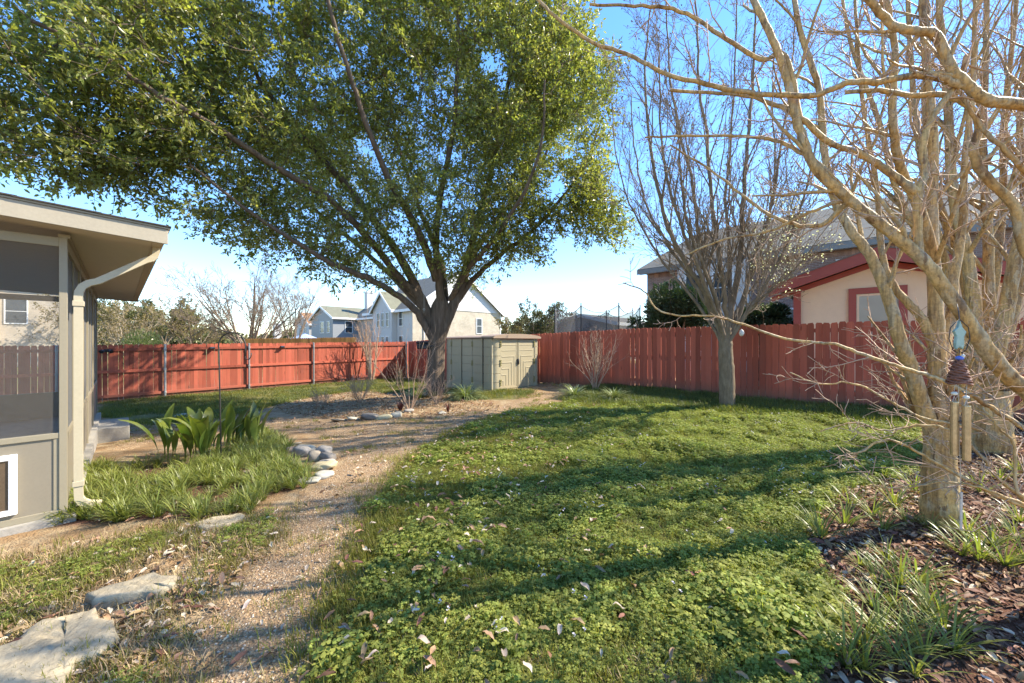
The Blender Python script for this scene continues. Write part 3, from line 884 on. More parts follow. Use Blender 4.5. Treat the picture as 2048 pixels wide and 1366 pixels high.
def gable_roof(parent, o, Ud, W, Vd, L, z, rise, over, mat, th=.16, eave=.4):
    """ridge along Vd; span W along Ud"""
    m = W/2; k = rise/m
    for sgn in (0, 1):
        a = -eave if sgn == 0 else W+eave
        p0 = o+Ud*a-Vd*over+ZV*(z-k*eave); p1 = o+Ud*m-Vd*over+ZV*(z+rise)
        q1 = p1+Vd*(L+2*over); q0 = p0+Vd*(L+2*over)
        MB().prism([p0, p1, q1, q0], ZV*th).build("roof_slope", mat, parent)
        for e, dv in ((0, -1), (L+2*over, 1)):
            MB().prism([p0+Vd*e-ZV*.14, p1+Vd*e-ZV*.14, p1+Vd*e+ZV*(th-.01), p0+Vd*e+ZV*(th-.01)], Vd*.05*dv).build("barge_board", M_white, parent)
        MB().prism([p0+ZV*-.12, q0+ZV*-.12, q0+ZV*(th-.02), p0+ZV*(th-.02)], Ud*(.04 if sgn else -.04)).build("gutter", M_white, parent)

# --- white two storey house behind the tree trunk
c = np.array([-9.55, 36, -.4]); W_, L_ = 11.8, 7.5; E = 5.2; R = 4.1
wh = thing("white_house", "two storey white house with cream brick gable wall right behind the big tree trunk", "house", c)
MB().box(c, AV*W_, BV*L_, ZV*E).build("wall", M_brickW, wh)
MB().box(c-AV*.03+ZV*.0+BV*.02, AV*.03, BV*(L_-.02), ZV*E).build("side_wall", M_siding, wh)
nb = 13
for k in range(nb):
    z0 = E+R*k/nb; z1 = E+R*(k+1)/nb; i0 = W_/2*k/nb; i1 = W_/2*(k+1)/nb
    o = c+ZV*z0
    MB().prism([o+AV*i0-BV*.05, o+AV*(W_-i0)-BV*.05, o+AV*(W_-i1)-BV*.028+ZV*(z1-z0), o+AV*i1-BV*.028+ZV*(z1-z0)], BV*.06).build("siding_board", M_siding, wh)
gable_roof(wh, c, AV, W_, BV, L_+2, E, R, .35, M_roofG)
MB().box(c+AV*(W_-.02)-BV*.03, AV*.12, BV*.14, ZV*E).build("corner_board", M_white, wh)
MB().box(c+AV*(W_+.9)-BV*.2, AV*.3, BV*.3, ZV*(E-.3)).build("porch_column", M_white, wh)
window(wh, c+AV*8.05+ZV*2.75-BV*.003, AV, -BV, .85, 1.75, M_white, M_glass)
for s in (1.25, ): MB().lathe(c+AV*s-BV*.08, [(.05, 0), (.05, E)], 8).build("downspout", M_white, wh)
# front gable on the shaded side
for (b0, b1) in ((2.9, 6.9),):
    MB().prism([c-AV*.6+BV*b0, c-AV*.6+BV*b1, c-AV*.6+BV*b1+ZV*E, c-AV*.6+BV*(b0+b1)/2+ZV*(E+1.75), c-AV*.6+BV*b0+ZV*E], AV*.56).build("front_gable", M_siding, wh)
    gable_roof(wh, c-AV*.6+BV*b0, BV, b1-b0, AV, 5, E, 1.75, .25, M_roofO, eave=.3)
    for b in (3.35, 4.3, 5.25):
        for z in (.9, 3.35): window(wh, c-AV*.603+BV*b+ZV*z, BV, -AV, .72, 1.55, M_white, M_glass)
for z in (.9, 3.4): window(wh, c-AV*.033+BV*1.6+ZV*z, BV, -AV, .85, 1.6, M_white, M_glass)

# --- row of houses further left
def row_house(name, label, c, W_, L_, E, R, wallA, wallB, roof, wins, chim=None, ridge='B'):
    h = thing(name, label, "house", c)
    MB().box(c, AV*W_, BV*L_, ZV*E).build("wall", wallA, h)
    MB().box(c-AV*.03, AV*.03, BV*L_, ZV*E).build("side_wall", wallB, h)
    if ridge == 'A':
        MB().prism([c-AV*.03+ZV*E, c-AV*.03+BV*L_+ZV*E, c-AV*.03+BV*L_/2+ZV*(E+R)], AV*.2).build("gable", wallB, h)
        gable_roof(h, c, BV, L_, AV, W_, E, R, .3, roof)
    else:
        MB().prism([c+ZV*E, c+AV*W_+ZV*E, c+AV*W_/2+ZV*(E+R)], BV*.2).build("gable", wallA, h)
        gable_roof(h, c, AV, W_, BV, L_, E, R, .3, roof)
    for (side, s, z, w, hh) in wins:
        if side == 'B': window(h, c-AV*.033+BV*s+ZV*z, BV, -AV, w, hh, M_white, M_glass)
        else: window(h, c+AV*s+ZV*z-BV*.003, AV, -BV, w, hh, M_white, M_glass)
    for (a, b, z0, z1, w, mt) in (chim or []):
        ch = MB().box(c+AV*a+BV*b+ZV*z0, AV*w, BV*w, ZV*(z1-z0)).build("chimney", mt, h)
        MB().box(c+AV*(a-.08)+BV*(b-.08)+ZV*z1, AV*(w+.16), BV*(w+.16), ZV*.15).build("chimney_cap", M_white, ch)
    return h
row_house("grey_house", "blue grey two storey house with olive roof beyond the fence, left of the brick one", np.array([-24.8, 52, -.4]), 6.4, 8.4, 5.3, 1.7, M_sidingG, M_sidingT, M_roofO,
          [('B', 1.0, 3.1, 1.1, 1.7), ('B', 3.2, 3.1, 1.5, 1.7), ('A', 1.6, 3.1, 1.1, 1.7), ('A', 1.4, .8, 1.1, 1.0)], [(5.0, .3, 0, 9.2, .9, M_siding)], ridge='A')
row_house("pink_brick_house", "pinkish brick house with a white chimney left of the white house", np.array([-17.6, 50, -.4]), 7.5, 8, 5.4, 3.0, M_brickP, M_sidingT, M_roofG,
          [('A', 1.0, 3.0, 1.2, 1.7), ('A', 4.4, 3.0, 1.0, 1.6), ('A', 1.2, .7, 1.2, 1.6)], [(3.3, .2, 4.2, 9.6, 1.0, M_siding)])
row_house("brown_roof_house", "small grey house with an orange brown roof, farthest left in the row", np.array([-33.5, 62, -.4]), 5.0, 7.0, 4.9, 1.8, M_sidingT, M_siding, M_roofB,
          [('B', 1.3, 2.7, 1.0, 1.6), ('A', 1.5, 2.7, 1.2, 1.8), ('B', 3.8, 2.7, 1.0, 1.6)], [(-2.5, 10.0, 0, 5.0, 1.1, M_siding)], ridge='A')

# --- house seen through the porch screen
c = np.array([-43.0, 21.5, -.5])
rh = row_house("tan_brick_house", "tan brick house with one white framed window, seen through the porch screen", c, 12, 9, 6.6, 2.2, M_brickT, M_brickT, M_roofG, [], ridge='A')
for s in (3.1, 5.1, 8.3): window(rh, c+AV*s+ZV*3.3-BV*.003, AV, -BV, 1.1, 1.9, M_white, M_glass)
MB().box(c+AV*7.6-BV*.4, AV*.5, BV*.45, ZV*6.2).build("pilaster", M_brickT, rh)

# --- brown brick two storey house on the right
p0 = np.array([10.7, 16.6, 0.0])
cR = p0+BV*4.85+ZV*.1                # left corner of the long wall
LR = 17.0; ER = 5.3; DR = 9.6; RR = 2.55
bh = thing("brown_brick_house", "big two storey brown brick house with grey roof behind the bare pear tree", "house", cR)
MB().box(cR, -BV*LR, AV*DR, ZV*(ER-.25)).build("wall", M_brickR, bh)
e = .38; k = RR/(DR/2)
o = cR+BV*e-AV*e+ZV*(ER-k*e)
A0 = o; A1 = cR-BV*LR-AV*e+ZV*(ER-k*e); RD0 = cR-BV*1.1+AV*DR/2+ZV*(ER+RR); RD1 = cR-BV*LR+AV*DR/2+ZV*(ER+RR)
B0 = cR+BV*e+AV*(DR+e)+ZV*(ER-k*e); B1 = cR-BV*LR+AV*(DR+e)+ZV*(ER-k*e)
MB().prism([A0, A1, RD1, RD0], ZV*.12).build("roof_slope", M_roofG, bh)
MB().prism([B0, RD0, RD1, B1], ZV*.12).build("roof_slope", M_roofG, bh)
MB().prism([A0, RD0, B0], ZV*.12).build("hip_slope", M_roofG, bh)
MB().box(A0-ZV*.16-AV*.03, A1-A0, AV*.05, ZV*.24).build("gutter", mat_plain("grey_gutter", (.20, .20, .19), .5), bh)
MB().prism([A0-ZV*.12, A1-ZV*.12, A1-ZV*.12+AV*(e+.02), A0-ZV*.12+AV*(e+.02)], ZV*.02).build("soffit", M_siding, bh)
# soldier course under the eave (bricks told apart by their joints)
M_sold = mat_plain("soldier_brick", (.33, .20, .15), rough=.9, objvar=.3)
sb = MB().box((0, 0, 0), -BV*.095, -AV*.018, ZV*.21).mesh("brick", M_sold)
for i in range(0, 100):
    ob = link("brick", sb, bh); q = cR-BV*(.4+i*.105)-AV*.0+ZV*(ER-.56)-cR
    ob.location = tuple(q)
# white clad recess behind the pear tree, with windows
MB().box(cR-BV*1.75-AV*.5, -BV*3.0, AV*.49, ZV*(ER-.3)).build("bay", M_siding, bh)
for s, z in ((2.1, 3.1), (3.3, 3.1), (2.1, .9)):
    window(bh, cR-BV*s-AV*.503+ZV*z, -BV, -AV, .9, 1.5, M_white, M_glass)
window(bh, cR-BV*7.6-AV*.003+ZV*3.35, -BV, -AV, 2.6, 1.25, M_white, M_blind, sash=False)
window(bh, cR-BV*5.6-AV*.003+ZV*.9, -BV, -AV, .9, 1.9, M_white, M_glass)
MB().box(cR-BV*13.2-AV*.45+ZV*.0, -BV*.9, AV*.44, ZV*8.2).build("chimney", mat_plain("tan_cladding", (.50, .38, .26), .8), bh)

# --- low cream extension with red trim, in front of it
f0 = C_FENCE-BV*8.7+AV*3.0           # start of its wall plane
sA, sB = 6.77, 12.2                  # extents along -BV
def X(s, z, out=0.0): return f0-BV*s-AV*out+ZV*z
ext = thing("cream_extension", "low cream extension with a red gable trim and red framed window above the fence", "house", X(sA, 0.1))
def SB(px):   # distance along the wall seen at pixel column px
    kk = (px-1024)/F; return (kk*f0[1]-f0[0])/(-BV[0]+kk*BV[1])
def ZB_(px, py): return CH+(683-py)/F*(f0-BV*SB(px))[1]
apex_s = SB(1757); zA = ZB_(1757, 512)+.12
slope = (zA-.12-ZB_(1550, 585))/(apex_s-SB(1550))
zw = lambda s: zA-.12-abs(s-apex_s)*slope
MB().prism([X(sA, .0), X(sB, .0), X(sB, zw(sB)-.1), X(apex_s, zw(apex_s)-.1), X(sA, zw(sA)-.1)], AV*4).build("wall", M_stucco, ext)
for s0, s1 in ((SB(1543), apex_s), (12.7, apex_s)):
    q = [X(s0, zw(s0)-.13, .45), X(s1, zw(s1)-.13, .45), X(s1, zw(s1)+.16, .45), X(s0, zw(s0)+.16, .45)]
    MB().prism(q, AV*.05).build("barge_board", M_redtrim, ext)
    q = [X(s0, zw(s0)-.24, .02), X(s1, zw(s1)-.24, .02), X(s1, zw(s1)-.10, .02), X(s0, zw(s0)-.10, .02)]
    MB().prism(q, AV*.018).build("frieze_board", M_redtrim, ext)
    q = [X(s0, zw(s0)-.03, .40), X(s1, zw(s1)-.03, .40), X(s1, zw(s1)-.03, -.02), X(s0, zw(s0)-.03, -.02)]
    MB().prism(q, ZV*.02).build("soffit", M_stucco, ext)
    q = [X(s0, zw(s0)+.16, .47), X(s1, zw(s1)+.16, .47), X(s1, zw(s1)+.16, -4.2), X(s0, zw(s0)+.16, -4.2)]
    MB().prism(q, ZV*.03).build("roof_slope", M_roofG, ext)
MB().box(X(sA, 0, .10), -BV*.16, AV*.09, ZV*(zw(sA)-.16)).build("post", M_redtrim, ext)
MB().box(X(sB-.2, 0, .10), -BV*.16, AV*.09, ZV*(zw(sB)-.2)).build("post", M_redtrim, ext)
s0, s1 = SB(1697), SB(1815)
window(ext, X(s0, 1.35, .003), -BV, -AV, s1-s0, 1.52, M_redtrim, M_glassG, fw=.15, sash=False)
MB().box(X(s0+.155, 1.51, .03), -BV*.05, AV*.022, ZV*1.2).build("inner_frame", M_stucco, ext)
MB().box(X(s0+.205, 2.66, .03), -BV*(s1-s0-.36), AV*.022, ZV*.05).build("inner_frame", M_stucco, ext)

# --- grey low roof far behind the trampoline
c = np.array([8.2, 30.0, -.2])
row_house("low_grey_house", "low tan house with a flat grey roof just behind the trampoline net", c, 8, 6, 3.2, .7, M_brickT, M_brickT, M_roofG, [('B', 2, 1.2, 1.2, 1.2)], ridge='A')

# --- stained fence and blue parasol far beyond the back fence
c = np.array([-13.9, 21.0, 0])
of = thing("orange_fence", "short stretch of orange stained picket fence just beyond the back fence", "fence", (c[0], c[1], -.4))
pm = [picket_mesh("picket", .138, 1.0, .018, M_orange, rngf) for _ in range(4)]
q0 = np.array([-18.2, 25.5, 0.]); q1 = np.array([-10.6, 25.9, 0.])
dv = unit(q1-q0); nn = int(np.linalg.norm(q1-q0)/.142)
for i in range(nn):
    q = q0+dv*(i*.142); o = link("picket", pm[i % 4], of); zt = 1.68+.12*i/nn
    o.location = (q[0]-of.location[0], q[1]-of.location[1], 0); o.scale = (1, 1, zt+.4); o.rotation_euler = (0, 0, math.atan2(dv[1], dv[0]))
for z in (.2, .9, 1.5):
    MB().box(q0+ZV*(z-.2)+np.array([0, .012, 0]), q1-q0, np.array([0, .04, 0]), ZV*.09).build("rail", M_orange, of)
c = P(610, 684, 40)
um = thing("blue_parasol", "pale blue garden parasol in front of the grey house", "parasol", (c[0], c[1], -.4))
mb = MB(); n = 8; top = np.array([c[0], c[1], 2.35])
for k in range(n):
    a0, a1_ = 2*math.pi*k/n, 2*math.pi*(k+1)/n; r = 2.0
    p_ = [top, top+np.array([r*math.cos(a0), r*math.sin(a0), -.75]), top+np.array([r*math.cos(a1_), r*math.sin(a1_), -.75])]
    mb.prism(p_, -ZV*.02)
mb.build("canopy", mat_plain("blue_canvas", (.30, .40, .66), .8), um)
MB().lathe((c[0], c[1], 0), [(.025, -.4), (.025, 2.33)], 8).build("pole", M_white, um)
MB().lathe((c[0], c[1], 0), [(.25, -.42), (.25, -.36), (.04, -.33)], 12).build("base", M_iron, um)

# --- trampoline behind the right fence
M_net = mat_screen("safety_net", (.13, .13, .13), .48)
tc_ = P(1190, 640, 18.6); tc_ = np.array([tc_[0], tc_[1], .05]); tr_ = 2.15
tp = thing("trampoline", "round garden trampoline with a dark safety net beyond the side fence", "trampoline", tc_)
np_ = 8; zt = 3.05; zm = .95
pp = [tc_+np.array([tr_*math.cos(2*math.pi*k/np_+.28), tr_*math.sin(2*math.pi*k/np_+.28), 0]) for k in range(np_)]
for k in range(np_):
    MB().tube([pp[k], pp[k]+ZV*(zt+.12)], .028, 8).build("pole", M_black, tp)
net = MB(); rope = MB(); hz = 10
for k in range(np_):
    a, b = pp[k], pp[(k+1) % np_]; g = []
    for i in range(7):
        f = i/6; sag = .30*4*f*(1-f); q = a+(b-a)*f; q = tc_+(q-tc_)*(1-.06*4*f*(1-f))
        g.append((q+ZV*zm, q+ZV*(zt-sag)))
    for i in range(6):
        net.add([g[i][0], g[i+1][0], g[i+1][1], g[i][1]], [(0, 1, 2, 3)])
    rope.tube([q[1] for q in g], .018, 5)
net.build("net", M_net, tp); rope.build("top_rope", mat_plain("pale_rope", (.5, .48, .42), .8), tp)
MB().lathe(tc_, [(tr_-.02, zm-.08), (tr_+.06, zm-.04), (tr_+.06, zm+.02), (tr_-.02, zm+.03)], 32).build("bed", M_black, tp)
# ------------------------------------------------------------------ trees
M_oak = mat_bark("oak_bark", (.075, .055, .040), (.165, .122, .088), (.26, .20, .15), bmp=1.0, bd=.03)
M_pear = mat_bark("pear_bark", (.13, .095, .06), (.26, .195, .125), (.38, .30, .21), stretch=(22, 22, 6), bmp=.8, bd=.015)
M_peartw = mat_bark("pear_limb_bark", (.13, .098, .068), (.26, .20, .14), (.36, .29, .21), stretch=(10, 10, 4), bmp=.5, bd=.01)
def mat_crape(name):
    m, nt, bs = new_mat(name)
    v = coords(nt, (7, 7, 1.3)); f = noise(nt, v, 1.0, 5, .55)
    v2 = coords(nt); f2 = noise(nt, v2, 9.0, 3); f3 = noise(nt, v2, 2.2, 3)
    col = ramp(nt, f, [(.30, (.27, .15, .055)), (.48, (.50, .32, .12)), (.62, (.57, .39, .16)), (.74, (.45, .35, .19))])
    col = mixc(nt, ramp(nt, f2, [(.54, (0, 0, 0)), (.70, (.55, .55, .55))]), col, (.38, .31, .20))
    col = mixc(nt, ramp(nt, f3, [(.55, (0, 0, 0)), (.75, (.55, .55, .55))]), col, (.25, .15, .08))
    v3 = coords(nt, (5, 5, 2.2)); f4 = noise(nt, v3, 2.6, 6, .6)
    col = mixc(nt, ramp(nt, f4, [(.535, (0, 0, 0)), (.56, (.85, .85, .85))]), col, (.43, .335, .195))
    v4 = coords(nt, (9, 9, 2.4)); f5 = noise(nt, v4, 1.9, 5, .65)
    col = mixc(nt, ramp(nt, f5, [(.60, (0, 0, 0)), (.63, (.8, .8, .8))]), col, (.17, .098, .05))
    f6 = noise(nt, v2, 55, 3)
    col = mixc(nt, .5, col, mixc(nt, 1.0, col, ramp(nt, f6, [(.35, (.55, .52, .5)), (.65, (1.25, 1.22, 1.2))]), 'MULTIPLY'))
    nt.links.new(col, bs.inputs['Base Color']); bs.inputs['Roughness'].default_value = .6; bs.inputs['Specular IOR Level'].default_value = .25
    f7 = noise(nt, coords(nt, (60, 60, 3.0)), 1.0, 4, .6)
    col = mixc(nt, .6, col, mixc(nt, 1.0, col, ramp(nt, f7, [(.38, (.45, .42, .40)), (.56, (1.15, 1.12, 1.1))]), 'MULTIPLY'))
    nt.links.new(col, bs.inputs['Base Color'])
    hh = N(nt, "ShaderNodeMath", operation='ADD'); nt.links.new(f4, hh.inputs[0]); nt.links.new(f6, hh.inputs[1])
    bump(nt, hh.outputs[0], .5, .008, bs); return m
M_crape = mat_crape("crape_bark")
M_twig = mat_plain("grey_brown_twig", (.23, .165, .115), rough=.75, var=.25, scale=2, bmp=0)
M_twigd = mat_plain("dark_twig", (.26, .195, .13), rough=.85, var=.25, scale=2, bmp=0)
M_twigr = mat_plain("tan_twig", (.42, .285, .19), rough=.75, var=.25, scale=2, bmp=0)
M_fartw = mat_plain("distant_twig", (.22, .165, .12), rough=.9, var=.25, scale=1, bmp=0)
M_fartw2 = mat_plain("pale_distant_twig", (.42, .34, .24), rough=.9, var=.2, scale=1, bmp=0)
M_oakleaf = mat_leaf("oak_leaf", (.165, .19, .05), (.255, .265, .088), rough=.32, transl=.48, spec=.45, nscale=.9)
M_juniper = mat_leaf("juniper_leaf", (.022, .045, .022), (.05, .085, .035), rough=.6, transl=.15)
M_oliveleaf = mat_leaf("olive_leaf", (.15, .125, .04), (.24, .19, .065), rough=.7, transl=.25)
M_farleaf = mat_leaf("far_evergreen_leaf", (.065, .075, .025), (.13, .13, .045), rough=.7, transl=.2)

def rot_away(d, ang, rng):
    d = unit(d); r = unit(np.cross(d, rng.normal(size=3)))
    return unit(d*math.cos(ang)+r*math.sin(ang))

class TP:
    def __init__(s, **k): s.__dict__.update(k)

def grow(tb, p, d, L, r, lv, rng, T, tips=None, tw=None):
    """recursive limb; lv counts down to the twigs. tw: mesh that takes the thin stuff"""
    n = T.seg[lv]; st = L/n; pts = [p]; d = unit(d)
    for i in range(n):
        d = unit(d + rng.normal(size=3)*T.wob[lv] + ZV*T.up[lv]); pts.append(pts[-1]+d*st)
    pts = np.array(pts); rad = np.linspace(r, max(r*T.tap[lv], getattr(T, 'rmin', .0016)), n+1)
    (tw if (tw is not None and lv <= T.twlv) else tb).add(pts, rad, T.sides[lv])
    if tips is not None and lv <= T.tiplv: tips.append(pts)
    if lv == 0: return
    k = T.n[lv]; k = int(k) + (rng.random() < k-int(k))
    for j in range(k):
        f = T.f0[lv] + (1-T.f0[lv])*((j+rng.random())/k); i = min(int(f*n), n-1); q = pts[i]+(pts[i+1]-pts[i])*(f*n-i)
        dd = rot_away(pts[i+1]-pts[i], T.ang[lv]*(.7+.6*rng.random()), rng)
        grow(tb, q, dd, L*T.lr[lv]*(1-.45*f)*(.7+.6*rng.random()), max(np.interp(f*n, np.arange(n+1), rad)*T.rr[lv], getattr(T, 'rmin', .0016)*1.3), lv-1, rng, T, tips, tw)
    # leader keeps going
def limb(tb, pts, r0, r1, sides=9, k=4, rng=None, wob=0.0, power=1.0):
    q = catmull(pts, k)
    if rng is not None and wob:
        q[1:-1] += rng.normal(size=(len(q)-2, 3))*wob
    f = np.linspace(0, 1, len(q))**power
    rad = r0+(r1-r0)*f
    if rng is not None: rad = rad*(1+rng.normal(size=len(rad))*.03)
    tb.add(q, rad, sides)
    return q, rad

def sprout(tb, q, rad, n, lv, rng, T, L, f0=.25, ang=.8, tips=None, tw=None, rr=.55, bias=None):
    m = len(q)-1
    for j in range(n):
        f = f0+(1-f0)*((j+rng.random())/n); i = min(int(f*m), m-1); p = q[i]+(q[i+1]-q[i])*(f*m-i)
        d = rot_away(q[i+1]-q[i], ang*(.6+.8*rng.random()), rng)
        if bias is not None: d = unit(d+np.asarray(bias))
        grow(tb, p, d, L*(1-.4*f)*(.6+.8*rng.random()), min(np.interp(f*m, np.arange(m+1), rad)*rr, L*.014+.003), lv, rng, T, tips, tw)

# ---------- the big evergreen tree
rng = np.random.default_rng(21)
tb0 = PG(868, 789)
oak = thing("evergreen_tree", "big leafy evergreen tree with a thick dark forking trunk beside the shed", "tree", tb0)
D0 = tb0[1]
bark = Tubes()
def trunk_path(px): return [P(a, b, d) for a, b, d in px]
tr = trunk_path([(868, 800, D0), (870, 775, D0), (871, 740, D0), (873, 690, D0), (877, 650, D0), (880, 615, D0), (882, 590, D0-.1)])
q = catmull(tr, 5)
rad = np.interp(np.linspace(0, 1, len(q)), [0, .08, .22, .5, .7, .85, 1], [.295, .27, .25, .24, .27, .265, .10])
# fluted trunk with root flare
nS = 20; tv = []; 
for i, (p, r) in enumerate(zip(q, rad)):
    fl_ = max(0, 1-i/5.)
    for k in range(nS):
        a = 2*math.pi*k/nS
        rr_ = r*(1+.045*math.sin(3*a+1)+.03*math.sin(5*a+i*.2)+fl_*.10*max(0, math.sin(5*a+.7)))
        tv.append(p+np.array([rr_*math.cos(a), rr_*math.sin(a), 0]))
tf = [(i*nS+k, i*nS+(k+1) % nS, (i+1)*nS+(k+1) % nS, (i+1)*nS+k) for i in range(len(q)-1) for k in range(nS)]
to = link("trunk", mesh_np("trunk", np.array(tv)-tb0, [np.array(tf)], M_oak, True), oak)
main = [
 ([(874, 690, 0), (862, 645, 0), (842, 600, -.1), (815, 540, -.3), (770, 470, -.5), (700, 380, -.9), (620, 290, -1.3), (540, 190, -1.8), (460, 60, -2.3)], .20, .035),
 ([(876, 680, 0), (878, 630, -.05), (880, 585, -.2), (873, 500, -.5), (880, 400, -.7), (905, 270, -.9), (915, 120, -1.0), (915, -60, -1.1)], .15, .04),
 ([(876, 690, 0), (893, 640, 0), (915, 590, .1), (930, 545, .3), (940, 500, .3), (960, 430, .4), (985, 330, .5), (1010, 200, .5), (1040, 60, .6), (1060, -80, .6)], .19, .035),
 ([(880, 660, .05), (905, 615, .1), (950, 555, .3), (1000, 510, .2), (1060, 465, 0), (1120, 400, -.2), (1170, 330, -.3), (1200, 250, -.5)], .11, .025),
 ([(876, 700, 0), (858, 665, -.15), (828, 618, -.5), (780, 580, -1.0), (720, 550, -1.6), (650, 520, -2.2), (570, 470, -2.9), (480, 410, -3.5), (380, 330, -4.1)], .13, .022),
 ([(862, 640, 0), (838, 595, -.15), (790, 545, -.6), (740, 480, -1.3), (660, 400, -2.1), (560, 340, -3.0), (440, 260, -3.9), (320, 190, -4.7), (180, 100, -5.3), (60, 40, -5.6)], .13, .025),
 ([(873, 560, -.3), (840, 470, -1.0), (790, 380, -1.8), (740, 270, -2.6), (690, 120, -3.3), (640, -60, -3.8)], .12, .03),
 ([(900, 600, 0), (935, 540, -.6), (985, 480, -1.2), (1040, 400, -1.9), (1080, 300, -2.4), (1090, 160, -2.8)], .09, .02),
 ([(890, 600, .3), (880, 520, 1.0), (840, 420, 1.8), (800, 300, 2.6), (770, 150, 3.0)], .13, .03),
 ([(905, 600, .3), (940, 520, 1.0), (1010, 420, 1.9), (1080, 330, 2.6), (1130, 200, 3.0)], .11, .03),
 ([(840, 610, .2), (760, 530, .8), (680, 460, 1.2), (590, 380, 1.5), (500, 270, 1.6)], .10, .025),
]
nodes = []
for px, r0, r1 in main:
    pts = [P(a, b, D0+dd) for a, b, dd in px]
    qq, rr_ = limb(bark, pts, r0, r1, 10, 5, rng, .012, .8)
    for p in qq[3:]: nodes.append(p)
bark.build("limbs", M_oak, oak)
nodes = list(nodes)
# crown: points inside the real crown, an uneven mass of lobes seen here from below and from the lawn
SIL = np.array([(-700, -400), (-700, 330), (-200, 330), (-60, 345), (0, 318), (60, 350), (95, 388), (140, 350), (210, 398), (280, 352), (300, 420), (345, 445), (395, 430), (420, 520), (470, 520), (500, 490), (560, 520), (600, 560), (650, 545), (690, 600), (735, 612), (790, 585), (830, 560), (850, 590), (900, 560), (925, 600), (965, 575), (1010, 565), (1045, 580), (1010, 545), (1035, 500), (1085, 520), (1120, 480), (1160, 500), (1180, 470), (1225, 500), (1268, 525), (1262, 440), (1240, 390), (1205, 395), (1215, 330), (1232, 270), (1215, 200), (1235, 130), (1200, 60), (1190, -30), (1150, -150), (1000, -400)], float)
LOBES = [  # centre (px, py, depth offset), radii xyz
 ((700, 150, -1.0), (3.2, 3.2, 3.2)), ((950, 120, 0), (3.0, 3.0, 3.2)), ((1080, 260, -.4), (2.3, 2.4, 2.4)), ((1080, 80, .3), (1.9, 2.5, 2.5)),
 ((480, 250, -2.6), (2.2, 2.2, 1.7)), ((300, 180, -4.0), (2.0, 1.8, 1.4)), ((120, 200, -4.8), (2.0, 1.7, 1.2)), ((-60, 150, -5.2), (1.8, 1.6, 1.2)), ((200, 20, -4.2), (2.4, 2.2, 1.6)),
 ((600, 450, -1.6), (2.0, 1.8, 1.0)), ((450, 420, -2.8), (1.2, 1.4, .8)), ((720, 520, -1.2), (1.4, 1.4, .75)), ((850, 430, -1.4), (2.0, 1.4, 1.2)), ((990, 470, -.4), (1.3, 1.6, 1.0)),
 ((1170, 420, -.2), (1.3, 1.5, .9)), ((1215, 460, -.1), (.8, 1.0, .6)), ((880, -150, 0), (4.0, 4.0, 3.0)), ((400, -120, -3), (3.2, 3.0, 2.6)), ((700, 320, 1.8), (3.2, 2.4, 2.0)), ((1040, 200, 2.0), (2.2, 2.2, 2.4)), ((940, 545, .2), (1.0, 1.0, .45)),
 ((1175, 370, -.3), (1.1, 1.2, .9)), ((1110, 400, -.6), (1.2, 1.2, .8)), ((1150, 180, -.2), (1.3, 1.5, 1.6)), ((980, 330, -1.0), (1.8, 1.5, 1.6)), ((1040, 500, -.2), (.9, 1.1, .6)), ((330, 330, -3.6), (1.1, 1.2, .8)), ((60, 290, -5.0), (1.0, 1.2, .5)), ((230, 340, -4.2), (.9, 1.0, .5))]
cl = []
for (cx, cy, dd), R_ in LOBES:
    c_ = P(cx, cy, max(D0+dd, 4.8)); vol = R_[0]*R_[1]*R_[2]
    n_ = int(66*vol**.72)
    u_ = rand_unit(n_, rng)*(rng.random((n_, 1))**.42)
    cl.append(c_+u_*np.array(R_))
cl = np.concatenate(cl)
xx, yy = proj(cl)
ok = inpoly(xx, yy, SIL) & (cl[:, 1] > 3.6) & (cl[:, 2] > 2.3)
cl = cl[ok]
# gaps where the sky shows through
GAPS = [(985, 120, 40), (1010, 175, 28), (1110, 375, 40), (395, 62, 34), (195, 225, 32), (735, 290, 28), (765, 325, 24), (560, 30, 24), (275, 135, 24), (920, 330, 16), (1000, 345, 20), (905, 205, 18), (690, 60, 16), (40, 160, 22), (330, 60, 16), (540, 150, 20), (130, 60, 24), (250, 300, 22), (420, 330, 20), (640, 250, 18), (820, 250, 16), (1150, 160, 16), (480, 160, 18), (880, 60, 20), (60, 250, 18)]
xx, yy = proj(cl); keep = np.ones(len(cl), bool)
for a, b, r in GAPS: keep &= (np.hypot(xx-a, yy-b) > r*.95)
def n3(p, f, seed):
    r_ = np.random.default_rng(seed); v_ = 0
    for _ in range(6):
        d_ = rand_unit(1, r_)[0]*f*(.7+.7*r_.random()); v_ = v_+np.sin(p @ d_*6.283+r_.random()*6.283)
    return v_/6*1.9
nzc = n3(cl, .42, 1)*.6+n3(cl, 1.0, 2)*.5
leftw = np.clip((520-xx)/520, 0, 1)
keep &= nzc > -.50+.20*leftw
cl = cl[keep]
